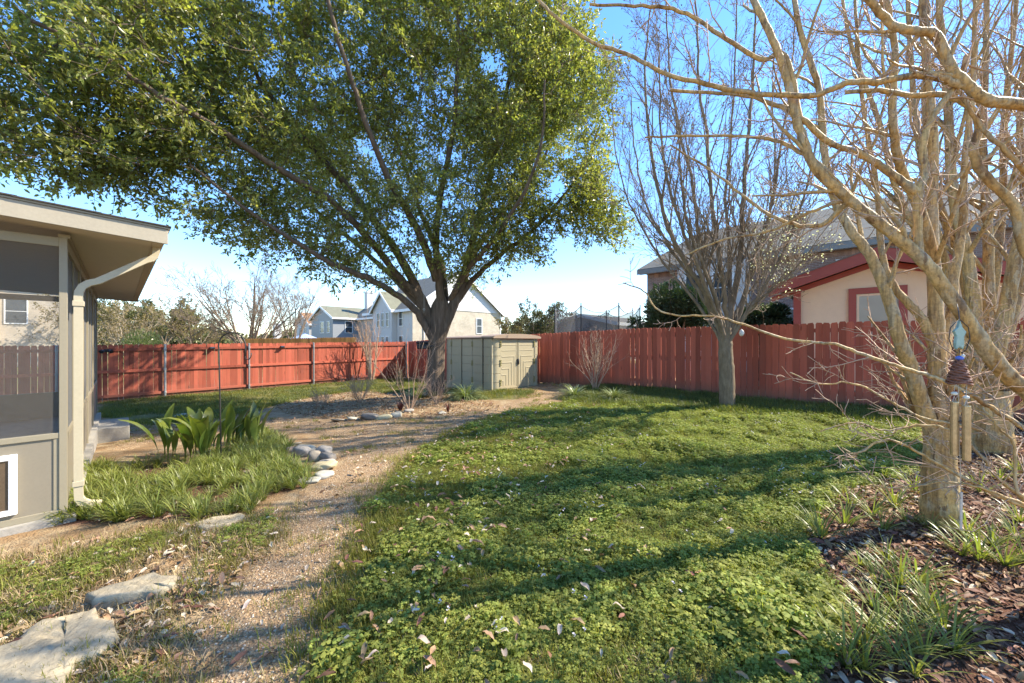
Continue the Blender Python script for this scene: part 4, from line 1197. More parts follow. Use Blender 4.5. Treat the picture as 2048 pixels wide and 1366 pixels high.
# connect each clump to the nearest branch node, from the trunk outwards
ctr = P(880, 600, D0)
order = np.argsort(np.linalg.norm(cl-ctr, axis=1))
NA = np.array(nodes); cap_ = len(NA)+len(cl)*2+10; buf = np.zeros((cap_, 3)); buf[:len(NA)] = NA; nn = len(NA)
conn = Tubes(); sprig_p = []; sprig_d = []
for i in order:
    p = cl[i]; dv = buf[:nn]-p; dist = (dv**2).sum(1); out_ = np.linalg.norm(buf[:nn]-ctr, axis=1) < np.linalg.norm(p-ctr)+.2
    dist = np.where(out_, dist, 1e9); j = int(np.argmin(dist)); L = math.sqrt(dist[j])
    if L > 4: continue
    s0 = buf[j]; mid = (s0+p)/2+rng.normal(size=3)*L*.12+ZV*L*.06
    r = .006+.008*min(L, 2.0)
    conn.add([s0, mid*.6+s0*.4, mid*.7+p*.3, p], [r, r*.8, r*.6, .003], 4)
    buf[nn] = mid; buf[nn+1] = p; nn += 2
    sprig_p.append(p); sprig_d.append(unit(p-s0))
conn.build("branches", M_oak, oak)
sprig_p = np.array(sprig_p); sprig_d = np.array(sprig_d)
# each clump: 5 short shoots with leaves along them
NSH, NLF = 5, 12
ncl = len(sprig_p)
sh_d = sprig_d[:, None, :]*.55 + rng.normal(size=(ncl, NSH, 3))*.75; sh_d[..., 2] -= .12
sh_d /= np.linalg.norm(sh_d, axis=-1, keepdims=True)
sh_L = rng.uniform(.22, .52, (ncl, NSH))
sh0 = sprig_p[:, None, :] + rng.normal(size=(ncl, NSH, 3))*.07
tw = Tubes()
for a in range(ncl):
    for b in range(NSH):
        p = sh0[a, b]; e_ = p+sh_d[a, b]*sh_L[a, b]
        tw.add([sprig_p[a], e_], [.004, .0015], 3)
tw.build("twigs", M_oak, oak)
f = (np.arange(NLF)+.5)/NLF
lp = sh0[:, :, None, :] + sh_d[:, :, None, :]*(sh_L[:, :, None, None]*(.15+.9*f)[None, None, :, None]) + rng.normal(size=(ncl, NSH, NLF, 3))*.022
la = sh_d[:, :, None, :]*.75 + rng.normal(size=(ncl, NSH, NLF, 3))*.7
la[..., 2] -= .05
lp = lp.reshape(-1, 3); la = la.reshape(-1, 3); n = len(lp)
nr = rng.normal(size=(n, 3)); nr[:, 2] += .9
sz = rng.uniform(.054, .115, n)
leaf_mesh("crown", lp, nr, la, sz, sz*rng.uniform(.36, .5, n), M_oakleaf, oak, fold=.12)
print('OAK LEAVES', n, 'clumps', ncl)

# ---------- bare pear tree by the right fence
rng = np.random.default_rng(8)
pb = PG(1455, 816)
pear = thing("bare_pear_tree", "bare upright tree with a fan of dark limbs just in front of the side fence", "tree", pb)
DP = pb[1]
tbk = Tubes(); tbl = Tubes(); ttw = Tubes()
limb(tbk, [P(1455, 826, DP), P(1454, 790, DP), P(1453, 740, DP), P(1451, 700, DP), P(1451, 670, DP), P(1452, 645, DP)], .152, .09, 14, 6, rng, .002, 2.2)
TPEAR = TP(rmin=.0027, seg=[3, 4, 5, 7], wob=[.16, .14, .10, .07], up=[.10, .10, .09, .08], tap=[.4, .35, .35, .3], sides=[3, 3, 4, 5], n=[0, 6.5, 6.5, 5], f0=[0, .12, .12, .2], ang=[.6, .7, .6, .5], lr=[.5, .46, .5, .6], rr=[.6, .55, .55, .55], twlv=1, tiplv=0)
limbs = [
 ([(1451, 712, 0), (1440, 678, .1), (1395, 610, .3), (1340, 540, .5), (1290, 470, .7), (1250, 380, .9), (1228, 280, 1.0), (1222, 180, 1.1)], .045, .008),
 ([(1452, 712, 0), (1466, 672, -.1), (1510, 605, -.4), (1560, 520, -.7), (1600, 420, -.9), (1630, 300, -1.0), (1640, 180, -1.1)], .045, .008),
 ([(1452, 705, 0), (1459, 660, .12), (1490, 580, .5), (1530, 470, .8), (1550, 350, 1.0), (1545, 210, 1.1), (1550, 60, 1.2)], .05, .009),
 ([(1451, 705, 0), (1446, 660, -.15), (1410, 570, -.6), (1370, 470, -1.0), (1330, 340, -1.3), (1320, 200, -1.4), (1315, 70, -1.5)], .05, .009),
 ([(1451, 705, 0), (1446, 668, -.02), (1425, 620, -.1), (1395, 560, -.3), (1350, 490, -.5), (1320, 400, -.7), (1300, 280, -.8), (1290, 150, -.9), (1300, 20, -.9)], .075, .012),
 ([(1451, 715, 0), (1444, 675, .05), (1415, 615, .2), (1375, 545, .4), (1330, 480, .6), (1290, 400, .8), (1268, 290, .9), (1262, 180, 1.0)], .055, .010),
 ([(1451, 700, 0), (1448, 660, .05), (1435, 610, .2), (1412, 540, .3), (1395, 450, .4), (1380, 350, .5), (1350, 220, .6), (1335, 90, .7), (1330, -60, .8)], .07, .012),
 ([(1452, 700, 0), (1452, 655, -.05), (1450, 600, -.2), (1440, 520, -.4), (1425, 420, -.5), (1415, 300, -.6), (1400, 170, -.7), (1392, 40, -.8), (1385, -80, -.8)], .065, .012),
 ([(1452, 700, 0), (1456, 655, .06), (1465, 600, .1), (1478, 520, .1), (1485, 430, .1), (1492, 340, .1), (1500, 220, .1), (1510, 80, .1), (1512, -80, .1)], .085, .014),
 ([(1452, 695, 0), (1456, 650, .08), (1460, 590, .3), (1458, 500, .5), (1450, 400, .7), (1462, 280, .8), (1470, 120, .9), (1476, -40, 1.0)], .06, .012),
 ([(1452, 710, 0), (1460, 665, 0), (1485, 610, 0), (1500, 545, -.1), (1520, 480, -.2), (1545, 400, -.3), (1560, 300, -.4), (1580, 170, -.4), (1590, 40, -.5)], .055, .010),
 ([(1453, 712, 0), (1463, 672, .05), (1500, 615, .2), (1535, 560, .4), (1565, 500, .6), (1590, 420, .8), (1610, 320, .9)], .042, .008),
 ([(1451, 705, 0), (1447, 660, -.1), (1430, 600, -.4), (1400, 520, -.8), (1372, 430, -1.1), (1358, 320, -1.3), (1350, 200, -1.5)], .05, .010),
 ([(1453, 715, 0), (1464, 670, -.08), (1490, 625, -.3), (1530, 590, -.6), (1575, 540, -.9), (1600, 480, -1.1)], .032, .006),
]
tips = []
for px, r0, r1 in limbs:
    qq, rr_ = limb(tbl, [P(a, b, DP+dd) for a, b, dd in px], r0, r1, 7, 4, rng, .012, .9)
    sprout(tbl, qq, rr_, 17, 2, rng, TPEAR, 1.6, .27, .55, tips, ttw, .5, bias=(0, 0, .35))
tbk.build("trunk", M_pear, pear); tbl.build("limbs", M_peartw, pear); ttw.build("twigs", M_twigd, pear)
# dried fruit and a few white blossoms at the twig ends
tipp = np.array([t[-1] for t in tips]); xx, yy = proj(tipp)
sel = tipp[rng.random(len(tipp)) < .16]
tag(leaf_mesh("dried_fruit", sel, rand_unit(len(sel), rng), rand_unit(len(sel), rng), np.full(len(sel), .032), np.full(len(sel), .028), M_twigd, pear, .5), kind="stuff")
lowr = tipp[(xx > 1500) & (yy > 380)]
if len(lowr):
    rep = np.repeat(lowr, 5, 0)+rng.normal(size=(len(lowr)*5, 3))*.03
    rep = rep[rng.random(len(rep)) < .12]
    bl_ = leaf_mesh("blossom", rep, rand_unit(len(rep), rng), rand_unit(len(rep), rng), np.full(len(rep), .026), np.full(len(rep), .022), mat_leaf("white_blossom", (.75, .74, .68), (.8, .8, .76)), pear, .2); tag(bl_, kind='stuff')
c = P(1483, 664, DP-.15)
orn = thing("hanging_ornament", "small pale ball ornament hanging from a low limb of the bare upright tree", "ornament", c-ZV*.1)
MB().lathe(c, [(.008, -.085), (.03, -.075), (.045, -.04), (.046, -.01), (.036, .03), (.012, .05), (.006, .06)], 12).build("ball", mat_plain("pale_shell", (.62, .60, .55), .5, var=.3, scale=20), orn, smooth=True)
MB().tube([c+ZV*.055, c+ZV*.12, c+ZV*.2], .003, 4).build("cord", M_iron, orn)

# ---------- crape myrtles on the right
TCR = TP(rmin=.0017, seg=[3, 4, 5, 7], wob=[.20, .20, .15, .10], up=[.05, .05, .05, .04], tap=[.45, .4, .35, .3], sides=[3, 3, 5, 6], n=[0, 6, 6, 4], f0=[0, .15, .15, .25], ang=[.8, .85, .75, .7], lr=[.5, .5, .5, .55], rr=[.6, .55, .5, .5], twlv=1, tiplv=0)
def crape(name_label, base, trunks, seed, nsp, lenf, lv=2):
    rng = np.random.default_rng(seed)
    t = thing("crape_myrtle", name_label, "tree", base)
    a, tw_ = Tubes(), Tubes(); tk = Tubes()
    for i, (pts, r0, r1, kind) in enumerate(trunks):
        qq, rr_ = limb(tk if kind in 'tf' else a, pts, r0, r1, 12 if r0 > .03 else 7, 6, rng, .0018 if r0 > .03 else .0022, .8 if kind != 'f' else .45)
        if kind == 'f': continue
        if kind == 'b':
            sprout(a, qq, rr_, int(nsp*1.0), lv-1, rng, TCR, lenf*.42, .08, .8, None, tw_, .45)
        else:
            sprout(a, qq, rr_, nsp, lv, rng, TCR, lenf, .38, .7, None, tw_, .5, bias=(0, 0, .2))
    tk.build("trunk", M_crape, t); a.build("limbs", M_crape, t); tw_.build("twigs", M_twigr, t)
    return t
b1 = PG(1880, 1048); d1 = b1[1]
Q = lambda l: [P(x, y, d) for x, y, d in l]
crape("nearest crape myrtle with a smooth tan trunk rising from the grass tufts", b1, [
 (Q([(1880, 1070, d1), (1879, 980, d1), (1879, 900, d1), (1876, 840, d1), (1872, 790, d1)]), .115, .072, 't'),
 (Q([(1880, 1085, d1), (1880, 1062, d1), (1879, 1035, d1), (1879, 995, d1), (1879, 940, d1)]), .152, .100, 'f'),
 (Q([(1878, 850, d1), (1875, 760, d1), (1873, 660, d1+.02), (1869, 560, d1+.05), (1864, 430, d1+.1), (1866, 280, d1+.1), (1852, 120, d1+.1), (1842, -40, d1+.1), (1835, -200, d1+.1)]), .063, .016, 't'),
 (Q([(1870, 880, d1), (1842, 800, d1-.02), (1822, 739, d1-.03), (1797, 673, d1-.05), (1782, 610, d1-.02), (1745, 520, d1+.05), (1701, 459, d1+.1), (1670, 400, d1+.2), (1648, 300, d1+.25), (1638, 180, d1+.3), (1600, 60, d1+.3), (1580, -60, d1+.3)]), .055, .018, 't'),
 (Q([(1872, 700, d1), (1845, 640, d1+.05), (1815, 605, d1+.1), (1775, 550, d1+.2), (1760, 470, d1+.3), (1752, 360, d1+.4), (1730, 240, d1+.4), (1715, 80, d1+.4), (1705, -90, d1+.4)]), .036, .010, 't'),
 (Q([(1880, 720, d1), (1900, 640, d1+.1), (1908, 560, d1+.15), (1925, 450, d1+.2), (1930, 320, d1+.2), (1945, 180, d1+.2), (1950, 20, d1+.2), (1955, -140, d1+.2)]), .042, .010, 't'),
 (Q([(1868, 520, d1+.05), (1840, 420, d1), (1800, 330, d1-.1), (1785, 220, d1-.2), (1790, 100, d1-.25), (1770, -20, d1-.3)]), .038, .016, 't'),
], 31, 9, 1.15)
b2 = PG(1975, 902); d2 = b2[1]
crape("farther crape myrtle whose many stems fan out from one broad base beside the fence", b2, [
 (Q([(1975, 915, d2), (1975, 860, d2), (1972, 815, d2), (1970, 780, d2)]), .215, .19, 't'),
 (Q([(1955, 850, d2), (1945, 740, d2), (1950, 640, d2), (1935, 520, d2), (1905, 380, d2+.1), (1895, 200, d2+.2), (1880, 30, d2+.2), (1870, -160, d2+.2)]), 0.094, .025, 't'),
 (Q([(1965, 840, d2-.05), (1985, 730, d2-.1), (2010, 630, d2-.15), (2030, 520, d2-.2), (2060, 380, d2-.2), (2080, 200, d2-.2), (2090, 0, d2-.2), (2095, -160, d2-.2)]), 0.098, .022, 't'),
 (Q([(1980, 850, d2+.1), (1985, 720, d2+.2), (1978, 600, d2+.3), (1975, 450, d2+.35), (1965, 280, d2+.4), (1972, 100, d2+.4), (1975, -160, d2+.5)]), 0.086, .022, 't'),
 (Q([(1950, 860, d2+.1), (1930, 740, d2+.2), (1915, 620, d2+.3), (1872, 460, d2+.3), (1840, 300, d2+.3), (1822, 120, d2+.3), (1810, -160, d2+.3)]), 0.078, .02, 't'),
 (Q([(1990, 850, d2), (2020, 760, d2), (2060, 670, d2), (2120, 540, d2), (2160, 360, d2), (2180, 120, d2), (2190, -100, d2)]), 0.086, .022, 't'),
 (Q([(1970, 840, d2+.15), (1960, 700, d2+.4), (1990, 560, d2+.6), (2005, 400, d2+.8), (2010, 220, d2+.9), (2030, 40, d2+1.0), (2040, -160, d2+1.0)]), 0.070, .018, 't'),
 (Q([(1958, 850, d2+.1), (1935, 720, d2+.3), (1890, 560, d2+.4), (1800, 400, d2+.4), (1760, 250, d2+.3), (1700, 80, d2+.3), (1670, -120, d2+.3)]), .066, .014, 't'),
 (Q([(1962, 850, d2+.2), (1948, 700, d2+.5), (1925, 540, d2+.6), (1870, 380, d2+.6), (1850, 220, d2+.6), (1855, 60, d2+.6), (1850, -120, d2+.6)]), .075, .016, 't'),
 (Q([(1985, 850, d2+.1), (2000, 720, d2+.3), (2035, 590, d2+.4), (2050, 430, d2+.5), (2040, 260, d2+.5), (2055, 60, d2+.5), (2060, -120, d2+.5)]), .08, .016, 't'),
], 32, 12, 1.7)
# the third one stands just outside the frame; its limbs reach in over the lawn
b3 = np.array([2.95, 1.95, G(2.95, 1.95)])
DL = 2.0
crape("crape myrtle at the right edge whose thick mottled limbs arch across the picture", b3, [
 ([b3-ZV*.1, b3+np.array([-.02, 0, .35]), b3+np.array([-.05, 0, .75])], .10, .07, 't'),
 ([b3+np.array([-.02, 0, .55])]+Q([(2080, 815, 1.97), (2030, 765, 1.97), (1985, 715, 1.97), (1940, 650, 1.97), (1895, 585, 1.98), (1845, 520, 2.0), (1770, 455, 2.04), (1705, 405, 2.08), (1632, 335, 2.1), (1598, 250, 2.12), (1575, 160, 2.14), (1545, 80, 2.15), (1500, -20, 2.2), (1470, -120, 2.2)]), .045, .015, 't'),
 ([b3+np.array([-.03, 0, .5]), P(2190, 500, 1.95), P(2120, 260, 1.95)]+Q([(2060, 215, 1.95), (1975, 200, 1.95), (1945, 180, 1.96), (1905, 140, 1.97), (1872, 72, 1.98), (1835, 62, 1.98), (1795, 55, 2.0), (1760, 25, 2.0), (1725, -20, 2.0)]), .033, .016, 't'),
 (Q([(1925, 172, 1.97), (1885, 158, 1.98), (1830, 150, 1.98), (1760, 165, 2.0), (1700, 165, 2.0), (1630, 190, 2.05), (1560, 190, 2.1), (1480, 183, 2.1), (1400, 165, 2.15), (1330, 148, 2.2), (1260, 110, 2.25), (1190, 88, 2.3), (1120, 40, 2.35), (1065, -10, 2.4)]), 0.0197, .009, 'b'),
 (Q([(1600, 240, 2.12), (1570, 112, 2.14), (1520, 118, 2.2), (1440, 70, 2.2), (1360, 22, 2.25), (1270, 12, 2.3), (1180, 8, 2.4)]), 0.0164, .008, 'b'),
 (Q([(1838, 510, 2.0), (1836, 390, 2.0), (1850, 345, 2.0), (1845, 285, 2.0), (1870, 225, 2.0), (1915, 165, 2.0), (1935, 110, 2.0)]), 0.0197, .014, 'b'),
 (Q([(1836, 385, 2.0), (1780, 345, 2.05), (1725, 310, 2.1), (1660, 285, 2.1), (1600, 235, 2.12), (1540, 205, 2.2), (1480, 190, 2.3), (1340, 180, 2.4)]), 0.0213, .010, 'b'),
 (Q([(1720, 415, 2.08), (1640, 330, 2.1), (1560, 285, 2.2), (1480, 272, 2.3), (1380, 272, 2.4), (1290, 275, 2.5)]), 0.0148, .006, 'b'),
 (Q([(1700, 400, 2.08), (1640, 450, 2.2), (1560, 440, 2.3), (1490, 395, 2.4), (1420, 340, 2.5), (1340, 290, 2.6)]), 0.0148, .006, 'b'),
 (Q([(1760, 450, 2.05), (1690, 405, 2.1), (1620, 425, 2.2), (1540, 462, 2.3), (1450, 478, 2.4), (1370, 510, 2.5)]), 0.0131, .005, 'b'),
 (Q([(2120, 890, 1.85), (2048, 856, 1.87), (1969, 808, 1.9), (1907, 772, 1.92), (1860, 752, 1.95), (1805, 735, 1.97), (1750, 717, 2.0), (1680, 691, 2.05), (1630, 684, 2.1), (1560, 675, 2.15), (1475, 645, 2.2), (1421, 632, 2.25), (1353, 631, 2.3), (1311, 616, 2.35), (1287, 582, 2.4), (1246, 566, 2.45)]), 0.0131, .004, 'b'),
 (Q([(2120, 1040, 1.75), (2048, 1012, 1.78), (1988, 988, 1.8), (1933, 959, 1.82), (1860, 918, 1.86), (1797, 885, 1.9), (1761, 882, 1.92), (1713, 907, 1.95), (1684, 896, 2.0)]), 0.0107, .004, 'b'),
 (Q([(1969, 870, 1.85), (1951, 856, 1.87), (1852, 838, 1.95), (1786, 805, 2.0), (1706, 766, 2.05), (1640, 768, 2.1), (1580, 745, 2.15)]), 0.0082, .0035, 'b'),
 (Q([(2120, 1060, 1.8), (2048, 999, 1.82), (1991, 951, 1.85), (1951, 900, 1.88), (1896, 860, 1.92), (1845, 850, 1.96), (1768, 860, 2.0), (1706, 845, 2.05), (1640, 863, 2.1)]), 0.0098, .0035, 'b'),
 (Q([(2060, 1000, 1.7), (2033, 977, 1.7), (2030, 893, 1.72), (1999, 856, 1.75), (1965, 815, 1.8)]), 0.0074, .004, 'b'),
 (Q([(2060, 1015, 1.72), (1960, 975, 1.75), (1880, 965, 1.8), (1800, 978, 1.85), (1740, 970, 1.9)]), 0.0066, .003, 'b'),
 (Q([(2065, 360, 2.0), (2010, 300, 2.0), (1960, 250, 2.05), (1915, 175, 2.1), (1880, 140, 2.15)]), 0.0131, .008, 'b'),
 ([b3+np.array([-.03, 0, .6]), P(2170, 620, 1.95)]+Q([(2090, 560, 2.0), (2040, 470, 2.05), (2030, 415, 2.05), (1965, 345, 2.08), (1948, 300, 2.1), (1958, 250, 2.1), (1940, 215, 2.1), (1890, 190, 2.15), (1820, 190, 2.2), (1760, 180, 2.2), (1690, 185, 2.3)]), 0.0295, .012, 'b'),
], 33, 7, .75)

# ---------- small bare trees and bushes inside the yard
def bare_bush(name, label, cat, base, n, L, r, spread, mat, seed, T=None, group=None, lean=(0, 0, 0), lv=2):
    rng = np.random.default_rng(seed)
    t = thing(name, label, cat, base, group)
    a = Tubes()
    T = T or TP(seg=[3, 4, 5], wob=[.18, .15, .10], up=[.08, .10, .08], tap=[.4, .4, .35], sides=[3, 3, 4], n=[0, 3.5, 5], f0=[0, .25, .3], ang=[.6, .55, .5], lr=[.5, .55, .55], rr=[.6, .6, .6], twlv=-1, tiplv=0)
    for i in range(n):
        an = rng.random()*6.283; s = spread*math.sqrt(rng.random())
        d = unit(np.array([math.cos(an)*s, math.sin(an)*s, 1.0])+np.array(lean)); p = np.array(base)+np.array([math.cos(an), math.sin(an), 0])*r*3*rng.random()-ZV*.03
        grow(a, p, d, L*rng.uniform(.65, 1.05), r*rng.uniform(.7, 1.2), lv, rng, T)
    a.build("stems", mat, t)
    return t
q = PG(1190, 782)
bare_bush("bare_shrub", "vase shaped bare shrub with pale tan stems against the side fence", "shrub", q, 17, 1.75, .011, .40, M_twigr, 41, TP(seg=[3, 4, 8], wob=[.3, .25, .13], up=[.05, .08, .04], tap=[.4, .4, .4], sides=[3, 3, 5], n=[0, 3, 6], f0=[0, .2, .25], ang=[.8, .6, .45], lr=[.5, .5, .42], rr=[.6, .6, .6], twlv=-1, tiplv=0))
t_, qf = on_fence(732); q = qf-BV*.55; q[2] = G(q[0], q[1])
bare_bush("bare_small_tree", "multi stemmed bare small tree against the sunlit end of the back fence", "tree", q, 11, 2.9, .028, .30, M_twigr, 42,
          TP(seg=[3, 4, 6, 7], wob=[.18, .15, .12, .06], up=[.06, .08, .08, .06], tap=[.4, .4, .35, .35], sides=[3, 3, 4, 6], n=[0, 3, 4, 5], f0=[0, .2, .25, .35], ang=[.6, .6, .55, .5], lr=[.5, .5, .5, .5], rr=[.6, .6, .6, .6], twlv=-1, tiplv=0), lv=3)
q = PG(818, 822)
bare_bush("bare_shrub", "thin twiggy bare shrub in the bed to the left of the trunk", "shrub", q, 9, 1.55, .009, .5, M_twigr, 43)
q = PG(880, 800)
bare_bush("dead_stems", "dry arching stems around the foot of the big tree trunk", "shrub", q-np.array([0, .45, 0]), 15, .7, .006, 1.3, M_twigr, 44)
q = PG(720, 805)
bare_bush("dry_shrub", "low tangle of dry stems in the bed in front of the lit fence", "shrub", q, 24, .75, .006, 1.2, M_twigr, 45)
q = PG(640, 812)
bare_bush("dry_shrub", "sparse low dry twigs at the left end of the tree bed", "shrub", q, 22, .45, .004, 1.2, M_twigr, 47)
q = PG(800, 775)
ev = thing("young_evergreen", "little upright dark green conifer in front of the fence corner", "shrub", q)
rng = np.random.default_rng(5); n = 700; hh = rng.random(n)**.8; an = rng.random(n)*6.283; rr_ = .16*(1-hh*.75)*np.sqrt(rng.random(n))
lp = q+np.stack([rr_*np.cos(an), rr_*np.sin(an), .05+hh*.55], 1)
leaf_mesh("foliage", lp, rand_unit(n, rng), np.stack([np.cos(an)*.5, np.sin(an)*.5, np.ones(n)], 1), np.full(n, .06), np.full(n, .014), M_juniper, ev)
MB().tube([q-ZV*.05, q+ZV*.5], [.015, .005], 6).build("stem", M_twigd, ev)
M_burg = mat_leaf("burgundy_leaf", (.07, .022, .02), (.13, .045, .035), transl=.2)
def tuft_arrays(rng, n, L, W, spread, droop=1.0, segs=4):
    """arching strap leaves, built as ribbons; returns verts, faces"""
    V = []; Fs = []
    for i in range(n):
        a = rng.random()*6.283; t0 = spread*math.sqrt(rng.random()); l = L*rng.uniform(.6, 1.1); w = W*rng.uniform(.7, 1.2)
        h = np.array([math.cos(a), math.sin(a), 0]); sd = np.array([-math.sin(a), math.cos(a), 0])
        p = h*rng.random()*.03; th = math.pi/2-t0; o = len(V)
        for k in range(segs+1):
            f_ = k/segs; ww = w*(1-.15*f_ if f_ < .7 else (1-f_)/.3*.9+.04)
            V += [p-sd*ww/2, p+sd*ww/2]
            th -= droop*(.25+.55*rng.random())*f_*1.3/segs*2
            p = p+(h*math.cos(th)+ZV*math.sin(th))*l/segs
        for k in range(segs): Fs.append((o+2*k, o+2*k+1, o+2*k+3, o+2*k+2))
    return np.array(V), np.array(Fs)
def tuft_mesh(name, seed, n, L, W, spread, mat, droop=1.0, segs=4):
    v, f = tuft_arrays(np.random.default_rng(seed), n, L, W, spread, droop, segs); return mesh_np(name, v, [f], mat, True)
for px, py, lab in ((801, 822, "dark burgundy tuft of stubby leaves beside the bed edging stones"), (897, 823, "small reddish seedling tuft in the leaf litter right of the burgundy tuft")):
    q = PG(px, py); o = link("burgundy_tuft", tuft_mesh("burgundy_tuft", px, 60 if px < 850 else 20, .22, .02, .5, M_burg, .3), None, tuple(q)); tag(o, lab, "plant")

# ------------------------------------------------------------------ background vegetation
def far_tree(name, label, base, H, crown, nleaf, seed, mat_l, mat_w, leaf=.25, n=7, spread=.7, lv=3, group=None, trunkh=.2, r=None):
    rng = np.random.default_rng(seed); base = np.array(base, float)
    t = thing(name, label, "tree", base, group)
    tk, a = Tubes(), Tubes(); r = r or H*.022
    tk.add([base-ZV*.2, base+ZV*H*trunkh*.5, base+ZV*H*trunkh], [r*1.3, r, r*.9], 7)
    T = TP(seg=[3, 4, 5, 6], wob=[.2, .18, .13, .08], up=[.05, .06, .05, .05], tap=[.4, .4, .35, .3], rmin=.0075, sides=[3, 3, 3, 4], n=[0, 5, 6, 6], f0=[0, .2, .25, .25], ang=[.7, .65, .6, .6], lr=[.5, .5, .52, .55], rr=[.6, .6, .55, .5], twlv=-1, tiplv=1)
    tips = []
    for i in range(n):
        an = 6.283*i/n+rng.random()*.6; s = spread*(.35+.65*rng.random())
        grow(a, base+ZV*H*trunkh*rng.uniform(.7, 1), unit(np.array([math.cos(an)*s, math.sin(an)*s, 1])), H*(1-trunkh)*rng.uniform(.75, 1.0)*.92, r*.6, lv, rng, T, tips)
    tk.build("trunk", mat_w, t); a.build("limbs", mat_w, t)
    if nleaf:
        tp_ = np.concatenate([q_[1:] for q_ in tips]); idx = rng.integers(0, len(tp_), nleaf)
        lp = tp_[idx]+rng.normal(size=(nleaf, 3))*crown*.06
        leaf_mesh("crown", lp, rand_unit(nleaf, rng), rand_unit(nleaf, rng), rng.uniform(.7, 1.3, nleaf)*leaf, rng.uniform(.35, .6, nleaf)*leaf, mat_l, t)
    return t
def at(px, d, z=-.4): return P(px, 683, d)*np.array([1, 1, 0])+ZV*z
far_tree("bare_tree", "wide spreading bare tree beyond the back fence, behind the shepherd hook", at(500, 27), 7.8, 1, 0, 51, None, M_fartw, n=17, spread=1.25, trunkh=.10, r=.15)
far_tree("bare_tree", "slender bare tree with level branches right of the spreading bare tree", at(588, 34), 8.0, 1, 0, 52, None, M_fartw, n=7, spread=.55, trunkh=.15, r=.12)
far_tree("olive_tree", "pale branched olive coloured tree beyond the fence nearest the porch", at(255, 26), 4.6, 1, 2600, 53, M_oliveleaf, M_fartw2, leaf=.13, n=8, spread=.9, trunkh=.14, r=.09)
far_tree("olive_tree", "brownish bushy tree between the olive tree and the spreading bare tree", at(385, 33), 5.4, 1, 3000, 54, M_oliveleaf, M_fartw, leaf=.15, n=9, spread=1.0, trunkh=.1, r=.1)
far_tree("olive_tree", "low tan bushy tree behind the left end of the back fence", at(150, 30), 5.4, 1, 2600, 64, M_oliveleaf, M_fartw2, leaf=.15, n=9, spread=1.0, trunkh=.1, r=.1)
far_tree("evergreen_oak", "rounded dark green evergreen tree showing behind the olive tree", at(330, 55), 8.0, 2.2, 9000, 55, M_farleaf, M_twigd, leaf=.34, n=9, spread=1.0, trunkh=.2)
far_tree("evergreen_oak", "dark evergreen tree far left, partly hidden by the porch eave", at(225, 60), 8.2, 2.2, 8000, 56, M_farleaf, M_twigd, leaf=.34, n=9, spread=1.0, trunkh=.2)
far_tree("brushy_tree", "brown and green brushy tree left of the trampoline", at(1085, 30), 5.0, 1.2, 6500, 57, M_farleaf, M_fartw, leaf=.15, n=10, spread=.8, trunkh=.08)
far_tree("brushy_tree", "lower brushy tree with yellow green leaves beside the white house column", at(1045, 34), 4.6, 1.2, 4500, 58, M_oliveleaf, M_fartw, leaf=.17, n=9, spread=.8, trunkh=.08)
far_tree("brushy_tree", "faint brushy tree seen through the trampoline net", at(1180, 33), 4.0, 1.2, 3000, 59, M_farleaf, M_fartw, leaf=.16, n=8, spread=.8, trunkh=.08)
q = at(285, 21, -.35)
bs_ = thing("green_shrub", "bright green soft shrub just over the back fence near the porch", "shrub", q)
rng = np.random.default_rng(60); n = 2600; u_ = rand_unit(n, rng)*(rng.random((n, 1))**.35)*np.array([.9, .9, 1.25]); lp = q+np.array([0, 0, 1.25])+u_
leaf_mesh("foliage", lp, rand_unit(n, rng), u_+ZV*.6, np.full(n, .16), np.full(n, .03), mat_leaf("soft_green_leaf", (.07, .10, .035), (.12, .15, .05)), bs_)
MB().tube([q, q+ZV*1.2], [.05, .02], 6).build("stem", M_twigd, bs_)
# dark junipers in front of the brown brick house
def juniper(label, px, d, H, R, n, seed, top=None):
    rng = np.random.default_rng(seed); q = at(px, d, .1)
    t = thing("juniper_bush", label, "shrub", q)
    lobes = [(rng.normal(size=3)*np.array([R*.5, R*.5, 0])+np.array([0, 0, H*rng.uniform(.35, .9)]), rng.uniform(.35, .6)*R) for _ in range(11)]
    pts = []; ax = []
    for c_, r_ in lobes:
        m = int(n/11); u_ = rand_unit(m, rng)*(rng.random((m, 1))**.4)
        pts.append(q+c_+u_*r_*np.array([1, 1, .8])); ax.append(u_+ZV*.35+rng.normal(size=(m, 3))*.35)
    pts = np.concatenate(pts); ax = np.concatenate(ax)
    leaf_mesh("foliage", pts, rand_unit(len(pts), rng), ax, rng.uniform(.10, .2, len(pts)), rng.uniform(.03, .06, len(pts)), M_juniper, t)
    st_ = MB()
    for c_, r_ in lobes: st_.tube([q, q+c_*.5+rng.normal(size=3)*.05, q+c_], [.05, .03, .015], 5)
    st_.build("stem", M_twigd, t)
juniper("dark green juniper at the corner of the brown brick house", 1345, 13.6, 3.25, 1.15, 12000, 61)
juniper("dark juniper between the pear tree limbs and the cream extension", 1515, 12.6, 2.7, .8, 7500, 62)
juniper("small dark juniper sprig beside the trampoline pole", 1292, 14.6, 2.4, .5, 2200, 63)
# far treeline
rng = np.random.default_rng(70)
n = 26000; xs = rng.uniform(-190, 190, n); hgt = 5+1.6*np.sin(xs*.09)+1.2*np.sin(xs*.23+1)+.8*np.sin(xs*.51+2)
zz = rng.random(n)**.7*hgt; ys = 125+rng.normal(size=n)*5+8*np.sin(xs*.05)
lp = np.stack([xs, ys, zz-.4], 1)
tl = leaf_mesh("treeline", lp, rand_unit(n, rng), rand_unit(n, rng), rng.uniform(.8, 1.6, n), rng.uniform(.6, 1.1, n), M_farleaf)
tag(tl, kind='stuff')
